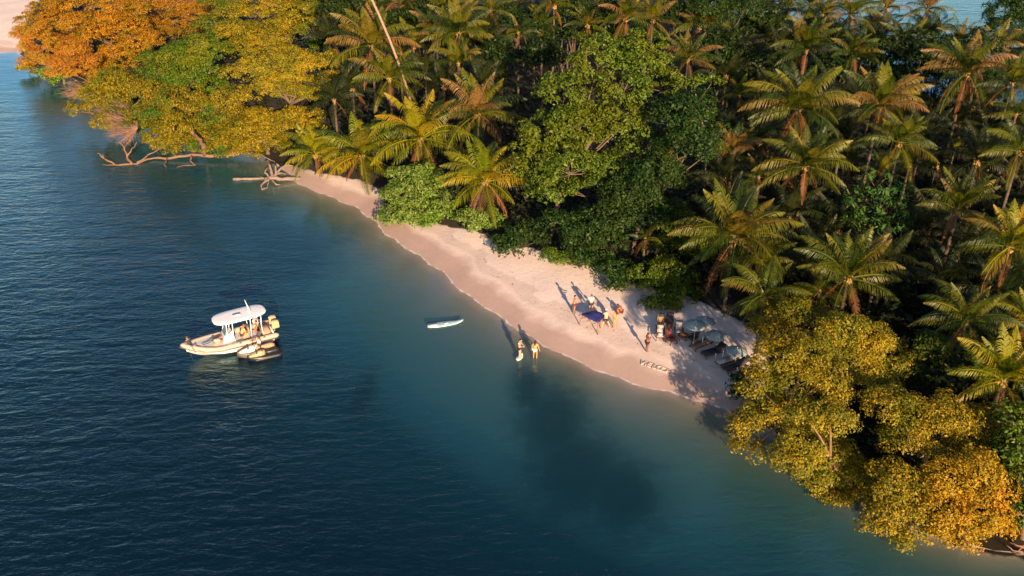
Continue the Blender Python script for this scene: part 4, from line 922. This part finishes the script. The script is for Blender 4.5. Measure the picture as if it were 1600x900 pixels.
def lounger(label, foot, head, cush, striped=False, pad=None):
    a = Vector(foot); b_ = Vector(head); d = b_ - a; rz = math.atan2(d.y, d.x); L = 1.95; W = .62
    root = empty('sun_lounger', tuple(a), label, 'sun lounger', 'sun loungers under the parasols', rz)
    for y in (-W / 2, W / 2):
        mb = MB(); mb.box((L / 2, y, .28), (L, .05, .07)); mb.build('side_rail', M['wood'], root)
        for x in (.15, L - .2): mb = MB(); mb.box((x, y, .11), (.06, .05, .30)); mb.build('leg', M['wood'], root)
    ang = R(28); hx = L * .62
    for k in range(12):
        x = .06 + k * .1; mb = MB(); mb.box((x, 0, .325), (.07, W - .06, .022)); mb.build('slat', M['striped'] if striped and k % 2 else M['wood'], root)
    for k in range(7):
        t = k * .11; mb = MB(); mb.box((hx + t * math.cos(ang) + .05, 0, .33 + t * math.sin(ang)), (.08, W - .06, .022), M=Matrix.Rotation(-ang, 3, 'Y')); mb.build('slat', M['striped'] if striped and k % 2 else M['wood'], root)
    if cush:
        mb = MB(); mb.box((hx / 2, 0, .385), (hx - .05, W - .08, .09), bev=.05); mb.box((hx + .4 * math.cos(ang), 0, .40 + .4 * math.sin(ang)), (.8, W - .08, .09), M=Matrix.Rotation(-ang, 3, 'Y'), bev=.05); mb.build('cushion', cush, root)
    if pad: mb = MB(); mb.ball((hx + .55, 0, .72), (.12, .24, .08), 10, 7, Matrix.Rotation(-ang, 3, 'Y')); mb.build('pillow', pad, root)
M['striped'] = solid('slat_pale', (.45, .28, .16), .7, .2)
lounger('slatted wooden lounger with a dark round pillow, nearest the chairs', G(1080, 548), G(1104, 536), None, True, M['black_cushion'])
lounger('lounger with black cushion under the middle parasol', G(1097, 559), G(1126, 548), M['black_cushion'])
lounger('lounger with grey cushion between the two right-hand parasols', G(1120, 573), G(1149, 561), M['cushion'], pad=M['black_cushion'])
lounger('last lounger on the right, almost under the dark shrub', G(1131, 583), G(1160, 572), M['black_cushion'])
def deck_chair(label, foot, rz, cush, pillow=None, arms=M['wood']):
    root = empty('deck_chair', tuple(foot), label, 'chair', 'wooden beach chairs under the trees', rz)
    for y in (-.3, .3):
        mb = MB(); mb.box((.28, y, .17), (.06, .05, .36)); mb.build('leg', M['wood'], root); mb = MB(); mb.box((-.28, y, .15), (.06, .05, .32)); mb.build('leg', M['wood'], root)
        mb = MB(); mb.box((0, y * 1.05, .50), (.72, .10, .03), bev=.03); mb.build('armrest', arms, root)
        mb = MB(); mb.box((.28, y, .42), (.04, .04, .16)); mb.build('arm_post', M['wood'], root)
    for k in range(6): mb = MB(); mb.box((.26 - .1 * k, 0, .345 - .012 * k), (.08, .56, .02)); mb.build('seat_slat', M['wood'], root)
    A = Matrix.Rotation(R(-20), 3, 'Y')
    for k in range(5): mb = MB(); mb.box((-.40, (k - 2) * .115, .68), (.025, .09, .80 - .05 * abs(k - 2)), M=A); mb.build('back_slat', M['wood'], root)
    if cush: mb = MB(); mb.box((0, 0, .40), (.55, .52, .08), bev=.05); mb.box((-.34, 0, .70), (.07, .48, .62), M=A, bev=.03); mb.build('cushion', cush, root)
    if pillow: mb = MB(); mb.ball((.05, 0, .50), (.16, .2, .07), 10, 7); mb.build('pillow', pillow, root)
pil = solid('red_cloth', (.16, .03, .035), .9, .15, 6)
deck_chair('dark wooden chair with grey cushion and white pillow, nearest the lone person', G(1031, 530), R(-95), M['cushion'], M['white'])
deck_chair('wooden chair with white armrests holding the person in pale yellow', G(1031, 512), R(-95), M['cushion'], arms=M['white'])
deck_chair('chair with red cloth left of the round table', G(1049, 536), R(-60), pil)
deck_chair('dark empty chair under the palest parasol', G(1081, 534), R(-150), M['black_cushion'])
deck_chair('chair with pale cushion behind the round table', G(1060, 524), R(-95), M['cushion'])
q = G(1031, 512); person('person in pale yellow sitting in the white-armed chair under the shrub', (q[0], q[1] , q[2]), R(-95), sit(.36, .12), TAN, bottom=(.05, .04, .05), top=(.70, .42, .15))
q = G(1044, 510); deck_chair('chair in deep shade beside the person in pale yellow', q, R(-110), None)
person('person in dark clothes sitting in the shade beside the one in pale yellow', tuple(q), R(-110), sit(.34, .1), DARK, bottom=(.012, .012, .02), top=(.03, .03, .05))
def table(foot):
    root = empty('low_table', tuple(foot), 'low dark wooden table with orange bowl, left of the palest parasol', 'table'); mb = MB(); mb.tube([(0, 0, .40), (0, 0, .44)], [.42, .42], 16); mb.build('table_top', M['wood'], root)
    for a in range(4): mb = MB(); an = a * math.pi / 2 + .4; mb.tube([(.3 * math.cos(an), .3 * math.sin(an), 0), (.26 * math.cos(an), .26 * math.sin(an), .40)], .025, 6); mb.build('leg', M['wood'], root)
    mb = MB(); mb.tube([(0, 0, 0), (0, 0, .02), (0, 0, .09), (0, 0, .085)], [.10, .15, .27, .25], 16); o = mb.build('bowl', solid('orange_bowl', (.62, .22, .05), .5, .1)); o.location = (foot[0], foot[1], foot[2] + .44)
    tag(o, 'orange bowl on the low dark table', 'bowl')
table(G(1067, 531))

# raised sand letters, leaning back, facing the water
def sand_letters():
    txt = 'WELCOME'; n = len(txt); a = G(1001, 570); b_ = G(1056, 588); d = Vector(b_ - a); rz = math.atan2(d.y, d.x)
    for i, ch in enumerate(txt):
        cu = bpy.data.curves.new('letter', 'FONT'); cu.body = ch; cu.size = .72; cu.extrude = .04; cu.bevel_depth = .015; cu.align_x = 'CENTER'
        o = bpy.data.objects.new('t', cu); COL.objects.link(o); dg = bpy.context.evaluated_depsgraph_get(); dg.update(); me = bpy.data.meshes.new_from_object(o.evaluated_get(dg)); bpy.data.objects.remove(o)
        p = Vector(a).lerp(Vector(b_), (i + .5) / n); p.z = gz(p.x, p.y) + .02
        me.name = 'sand_letter'; l = link('sand_letter', me, M['lettersand']); l.location = p; l.rotation_euler = (R(4), 0, rz)
        tag(l, 'raised sand letter %s, %s in the word on the beach' % (ch, ['first from the left', 'second', 'third', 'fourth', 'fifth', 'sixth', 'last on the right'][i]), 'letter', 'raised letters on the sand')
M['lettersand'] = solid('letter_sand', (.40, .305, .275), .95, .15, 6, .6)
sand_letters()

# boards
def surf_board(name, label, loc, rz, L, W, cols, tail_pad=False):
    root = empty(name, loc, label, 'board', None, rz); n = 16; rings = []
    for i in range(n + 1):
        t = i / n; x = (t - .5) * L; w_ = W / 2 * (math.sin(math.pi * (.06 + .94 * t) ** .85) ** .55 if t < 1 else .02) * (1 if t > .1 else .82); w_ = max(w_, .02)
        z = .02 + .14 * max(0, t - .72) ** 2 * 12; h_ = .055
        rings.append([(x, -w_, z), (x, -w_ * .8, z - h_), (x, 0, z - h_ * 1.1), (x, w_ * .8, z - h_), (x, w_, z), (x, w_ * .75, z + h_ * .9), (x, 0, z + h_), (x, -w_ * .75, z + h_ * .9)])
    mb = MB(); mb.loft(rings); mb.build('hull', cols[0], root)
    if tail_pad:
        mb = MB(); mb.box((-L * .36, 0, .085), (L * .26, W * .74, .014), bev=.12); mb.build('tail_pad', cols[1], root)
        mb = MB(); mb.box((L * .02, 0, .085), (L * .12, W * .3, .012), bev=.03); mb.build('carry_patch', cols[1], root)
    mb = MB(); mb.box((-L * .42, 0, -.12), (.16, .02, .2)); mb.build('fin', cols[1], root); return root
bb = solid('board_blue', (.30, .46, .50), .35, .1, 3); a = U(668, 511); b_ = U(724, 503); d = b_ - a
surf_board('paddleboard', 'pale blue paddleboard with white tail floating empty off the beach', tuple((a + b_) / 2 + np.array([0, 0, .05])), math.atan2(d[1], d[0]), np.hypot(d[0], d[1]) * 1.0, .78, (bb, M['white']), True)
q = U(812, 559); surf_board('bodyboard', 'small white board under the feet of the person in the shallows', (q[0], q[1], .02), R(60), .8, .46, (M['white'], M['pole']))

# ------------------------------------------------------------------ the boat
M['gel'] = solid('gelcoat', (.62, .57, .52), .25, .03, 2, coat=.3); M['tube'] = solid('tube_fabric', (.42, .31, .25), .6, .06, 3); M['strake'] = solid('strake', (.10, .07, .06), .6)
M['deck'] = solid('deck', (.26, .19, .165), .8, .1, 4); M['cowl'] = solid('cowl', (.40, .29, .16), .3, .05, 3, coat=.3); M['blackp'] = solid('black_plastic', (.015, .015, .02), .4, .1)
M['seat'] = solid('boat_seat', (.36, .22, .14), .7, .08); M['greyc'] = solid('grey_cloth', (.20, .20, .23), .9, .15, 5, .3); M['metal'] = solid('white_tube', (.85, .82, .80), .3, .03)
M['glass'] = solid('console_glass', (.10, .12, .14), .08, .05)
BO = Vector((-21.42, 58.35, .22)); BH = R(-151)
def boat():
    root = empty('inflatable_boat', tuple(BO), 'white rigid inflatable boat with white hardtop moored off the beach', 'boat', None, BH)
    rings = []
    for i in range(19):
        t = i / 18; x = -3.0 + 6.35 * t; w_ = 1.0 * (1 - max(0, (t - .42) / .58) ** 2.0) + .02; k = -.38 + .95 * max(0, (t - .62) / .38) ** 2.2; ch = -.02 + .72 * max(0, (t - .5) / .5) ** 1.8; sh = .46 + .62 * t ** 2
        rings.append([(x, -w_, sh), (x, -w_ * .90, ch), (x, 0, k), (x, w_ * .90, ch), (x, w_, sh), (x, w_ * .8, sh + .0), (x, 0, sh + .02), (x, -w_ * .8, sh + .0)])
    mb = MB(); mb.loft(rings); mb.build('hull', M['gel'], root, False)
    def tp(s):                                # tube path: stern starboard -> bow -> stern port
        if s < .38: t = s / .38; return Vector((-3.35 + 4.3 * t, -1.06, .56 + .08 * t))
        if s > .62: q = tp(1 - s); return Vector((q.x, -q.y, q.z))
        a = (s - .38) / .24 * math.pi; return (lambda u: Vector((.95 + 2.6 * u, (-1 if a < math.pi / 2 else 1) * 1.06 * (1 - u ** 1.7), .64 + .52 * u ** 1.5)))(math.sin(a) ** .95)
    path = [tp(i / 56) for i in range(57)]; rad = [.10] + [.20 - .04 * math.sin(math.pi * i / 56) ** 6 for i in range(1, 56)] + [.10]
    mb = MB(); mb.tube(path, rad, 14); mb.build('inflatable_tube', M['tube'], root)
    mb = MB(); mb.tube([q + Vector((0 if abs(q.y) > 1 else .24 * math.cos(math.atan2(q.y, 1)), .255 * (1 if q.y > 0 else -1) * min(1, abs(q.y) / 1.06), -.10)) for q in path[1:-1]], .035, 6); mb.build('rubbing_strake', M['strake'], root)
    for s in (.1, .18, .26, .74, .82, .9):
        q = tp(s); y = 1 if q.y > 0 else -1; mb = MB(); mb.box(q + Vector((0, .19 * y, .19)), (.16, .05, .05), bev=.02); mb.build('grab_handle', M['blackp'], root)
    for s in (.12, .3, .7, .88):
        mb = MB(); q = tp(s); pts = [q + Vector((0, .268 * math.cos(a), .268 * math.sin(a))) for a in [k * math.pi / 6 for k in range(12)]] ; mb.tube(pts + [pts[0]], .012, 4, False); mb.build('tube_band', M['pole'], root)
    mb = MB(); mb.box((-.6, 0, .46), (4.6, 1.65, .05), bev=.1); mb.build('deck', M['deck'], root)
    mb = MB(); mb.box((1.9, 0, .62), (1.5, 1.2, .28), bev=.35); mb.build('bow_cushion', M['tube'], root)
    # console with raked front and windscreen
    mb = MB(); mb.loft([[(.75, -.45, .48), (.75, .45, .48), (.55, .42, 1.25), (.55, -.42, 1.25)], [(-.25, -.45, .48), (-.25, .45, .48), (-.1, .42, 1.38), (-.1, -.42, 1.38)]]); con = mb.build('console', M['gel'], root, False)
    mb = MB(); mb.loft([[(.52, -.42, 1.27), (.52, .42, 1.27), (.25, .38, 1.75), (.25, -.38, 1.75)], [(.50, -.42, 1.27), (.50, .42, 1.27), (.23, .38, 1.75), (.23, -.38, 1.75)]]); mb.build('windscreen', M['glass'], con, False)
    mb = MB(); pts = [Vector((-.32, .16 * math.cos(a), 1.12 + .16 * math.sin(a))) for a in [k * math.pi / 6 for k in range(12)]]; mb.tube(pts + [pts[0]], .016, 5, False); mb.build('steering_wheel', M['blackp'], con)
    mb = MB(); mb.box((1.05, 0, .70), (.5, .85, .42), bev=.1); mb.build('console_seat', M['seat'], root)
    mb = MB(); mb.box((-1.05, 0, .72), (.55, .95, .50), bev=.06); mb.build('helm_seat', M['seat'], root)
    mb = MB(); mb.box((-1.32, 0, 1.12), (.10, .92, .42), bev=.03); mb.build('backrest', M['seat'], root)
    mb = MB(); mb.box((-2.55, 0, .68), (.6, 1.5, .36), bev=.06); mb.build('stern_bench', M['seat'], root)
    # hardtop
    n = 22; TL, TW, TZ, TX = 2.0, .98, 2.52, -.85; rings = []
    for (sc, dz) in ((.95, -.035), (1.0, -.025), (1.0, 0.01), (.95, .035), (.6, .05), (.05, .055)):
        rings.append([(TX + TL * sc * abs(math.cos(a)) ** .62 * (1 if math.cos(a) > 0 else -1), TW * sc * abs(math.sin(a)) ** .62 * (1 if math.sin(a) > 0 else -1), TZ + dz) for a in [2 * math.pi * k / n for k in range(n)]])
    mb = MB(); mb.loft(rings); mb.build('hardtop', solid('hardtop', (.68, .68, .72), .4, .03, 2), root)
    mb = MB(); mb.box((TX + .15, 0, TZ + .055), (.62, .5, .03), bev=.08); mb.build('roof_hatch', M['white'], root)
    mb = MB(); mb.tube([(TX - .8, 0, TZ + .02), (TX - .8, 0, TZ + .3), (TX - .72, 0, TZ + .6), (TX - .6, 0, TZ + 1.15)], [.15, .07, .04, .012], 8); mb.build('antenna', M['white'], root)
    for x0, x1 in ((.62, .35), (.1, -.1), (-1.45, -1.45), (-2.3, -2.25)):
        for y in (-1, 1): mb = MB(); mb.tube([(x0, .50 * y if x0 > -2 else .7 * y, .5 if x0 > -2 else .6), (x1, .66 * y, 1.5), (x1 - .05, .72 * y, TZ - .04)], .03, 6); mb.build('support_post', M['metal'], root)
    for y in (-1, 1): mb = MB(); mb.tube([(.45, .62 * y, 1.3), (-.05, .62 * y, 1.62)], .02, 5); mb.build('handrail', M['metal'], root)
    for y in (-.38, .38):
        mb = MB(); mb.loft([[(-3.05 - .02 * k, y - .2, z), (-3.05, y + .2, z), (-3.62, y + .17, z - .02), (-3.62, y - .17, z - .02)] for k, z in enumerate((.85, 1.05, 1.38))]); mb.ball((-3.33, y, 1.37), (.31, .2, .12), 12, 6)
        o = mb.build('outboard_cowl', M['cowl'], root, False); md = o.modifiers.new('b', 'BEVEL'); md.width = .04; md.segments = 2
        mb = MB(); mb.box((-3.25, y, .38), (.22, .14, .95), bev=.04); mb.box((-3.32, y, -.15), (.42, .10, .16), bev=.03); mb.build('outboard_leg', M['blackp'], root)
        mb = MB(); mb.box((-3.33, y, .84), (.56, .41, .05), bev=.05); mb.build('cowl_base', M['blackp'], root)
    mb = MB(); mb.box((-3.02, 0, .45), (.12, 1.7, .6), bev=.02); mb.build('transom', M['gel'], root)
    mb = MB(); mb.tube([(3.2, .12, .85), (3.1, .35, .2), (3.05, .45, -.4), (3.0, .5, -3)], .014, 5); mb.build('anchor_line', M['blackp'], root)
boat()
BM = Matrix.Rotation(BH, 4, 'Z'); BM.translation = BO
def onboat(x, y, z): return tuple(BM @ Vector((x, y, z)))
person('person in dark clothes sitting right at the bow of the boat, arms braced', onboat(3.0, .1, .78), BH + R(110), {**sit(.02, .28, .4), 'wrL': (-.3,.3,.1), 'wrR': (-.3,-.3,.1), 'elL': (-.32,.3,.35), 'elR': (-.32,-.3,.35), 'anL': (.75,.13,.08), 'anR': (.72,-.13,.08), 'knL': (.38,.13,.40), 'knR': (.36,-.13,.42), 'toL': (.9,.15,.12), 'toR': (.88,-.15,.12)},
    (.35, .17, .10), bottom=(.02, .03, .05), top=(.02, .03, .045), cap=(.06, .05, .04))
T_ = Matrix.Translation((0, 0, 0)).to_3x3(); LY = Matrix.Rotation(R(84), 3, 'Y')
person('person in grey trousers lying propped on elbows on the bow cushion', onboat(.95 + .1, .35, .86), BH + R(180), {'nk': (.06,0,1.42), 'hd': (-.16,0,1.56), 'ch': (-.03,0,1.28), 'elL': (.2,.22,1.3), 'wrL': (.2,.1,1.5), 'elR': (.2,-.22,1.3), 'wrR': (.2,-.1,1.5)}, PALE, hair=(.10, .03, .02), bottom=(.16, .17, .20), legs='long',
    top=(.62, .35, .33), tilt=Matrix.Translation((0, 0, 0)).to_3x3() @ LY)
pr = [o for o in COL.objects if o.name.startswith('person')][-1]; pr.location = Vector(onboat(2.35, .34, .93))
person('person in pale top and white cap standing at the stern under the hardtop', onboat(-1.9, -.1, .48), BH + R(150), {**FWD, 'knL': (.1,.12,.5), 'pel': (-.02,0,.92)}, TAN, bottom=(.35, .3, .3), top=(.70, .60, .58), cap=(.8, .8, .8), height_=.9)
person('person with reddish hair bent over by the helm seat of the boat', onboat(-.75, .35, .48), BH + R(190), sit(.42, -.2), (.50, .25, .14), hair=(.16, .06, .03), bottom=(.10, .06, .05), top=(.55, .27, .13))

def jet_ski(label, loc, rz, c_hull, c_deck, c_seat):
    root = empty('jet_ski', tuple(loc), label, 'jet ski', 'jet skis tied beside the boat', rz); rings = []
    for i in range(13):
        t = i / 12; x = -1.45 + 2.9 * t; w_ = .52 * (1 - max(0, (t - .5) / .5) ** 2.2) + .03; z0 = -.18 + .45 * max(0, (t - .7) / .3) ** 1.6; z1 = .28 + .18 * t
        rings.append([(x, -w_, z1), (x, -w_ * .85, .02 + .3 * max(0, t - .7)), (x, 0, z0), (x, w_ * .85, .02 + .3 * max(0, t - .7)), (x, w_, z1), (x, w_ * .6, z1 + .06), (x, 0, z1 + .10), (x, -w_ * .6, z1 + .06)])
    mb = MB(); mb.loft(rings); mb.build('hull', c_hull, root)
    mb = MB(); mb.loft([[(x, -w_, z0), (x, -w_ * .7, z1), (x, w_ * .7, z1), (x, w_, z0)] for x, w_, z0, z1 in ((-.1, .24, .38, .82), (.25, .30, .40, .86), (.7, .32, .42, .70), (1.15, .22, .44, .56), (1.38, .08, .46, .50))]); mb.build('bow_cowl', c_deck, root)
    mb = MB(); mb.loft([[(x, -w_, z0), (x, -w_ * .8, z1), (x, w_ * .8, z1), (x, w_, z0)] for x, w_, z0, z1 in ((-1.35, .15, .36, .62), (-1.1, .20, .36, .74), (-.5, .19, .38, .68), (0, .15, .40, .74))]); mb.build('seat', c_seat, root)
    mb = MB(); mb.tube([(.12, -.36, .98), (.2, 0, .94), (.12, .36, .98)], .022, 6); mb.tube([(.3, 0, .8), (.2, 0, .94)], .05, 6); mb.build('handlebar', M['blackp'], root)
    for y in (-1, 1):
        mb = MB(); mb.box((.16, .38 * y, .97), (.05, .12, .05)); mb.build('grip', M['blackp'], root); mb = MB(); mb.box((.62, .26 * y, .80), (.10, .12, .10), bev=.03); mb.build('mirror', M['blackp'], root)
        mb = MB(); mb.box((-.4, .36 * y, .34), (1.3, .16, .03), bev=.02); mb.build('footwell', M['blackp'], root); mb = MB(); mb.box((-.2, .50 * y, .22), (2.0, .05, .09), bev=.02); mb.build('bumper', M['strake'], root)
    mb = MB(); mb.box((-1.5, 0, .12), (.2, .5, .1), bev=.04); mb.build('boarding_step', M['blackp'], root); return root
q = U(402, 553); jet_ski('white jet ski with tan seat tied alongside the boat, ridden by someone in white', q, BH + R(-6), solid('ski_hull', (.12, .10, .085), .4, .1), M['gel'], M['seat'])
person('person in white shirt sitting on the white jet ski', (q[0] + .25, q[1] + .15, .0), BH + R(-6), {**sit(.70, -.05, .36), 'wrL': (.48,.32,1.0), 'wrR': (.48,-.32,1.0), 'elL': (.25,.32,1.0), 'elR': (.25,-.32,1.0), 'knL': (.34,.26,.72), 'knR': (.34,-.26,.72), 'anL': (.2,.34,.40), 'anR': (.2,-.34,.40), 'toL': (.38,.34,.36), 'toR': (.38,-.34,.36)},
    TAN, bottom=(.03, .03, .08), top=(.55, .54, .53))
q = U(413, 558) + np.array([0, 0, -.05]); js = jet_ski('black and cream jet ski floating beside the white one', q, BH + R(-4), M['blackp'], solid('cream_hull', (.36, .28, .15), .35, .1, 2), M['blackp']); js.scale = (.86, .86, .86)
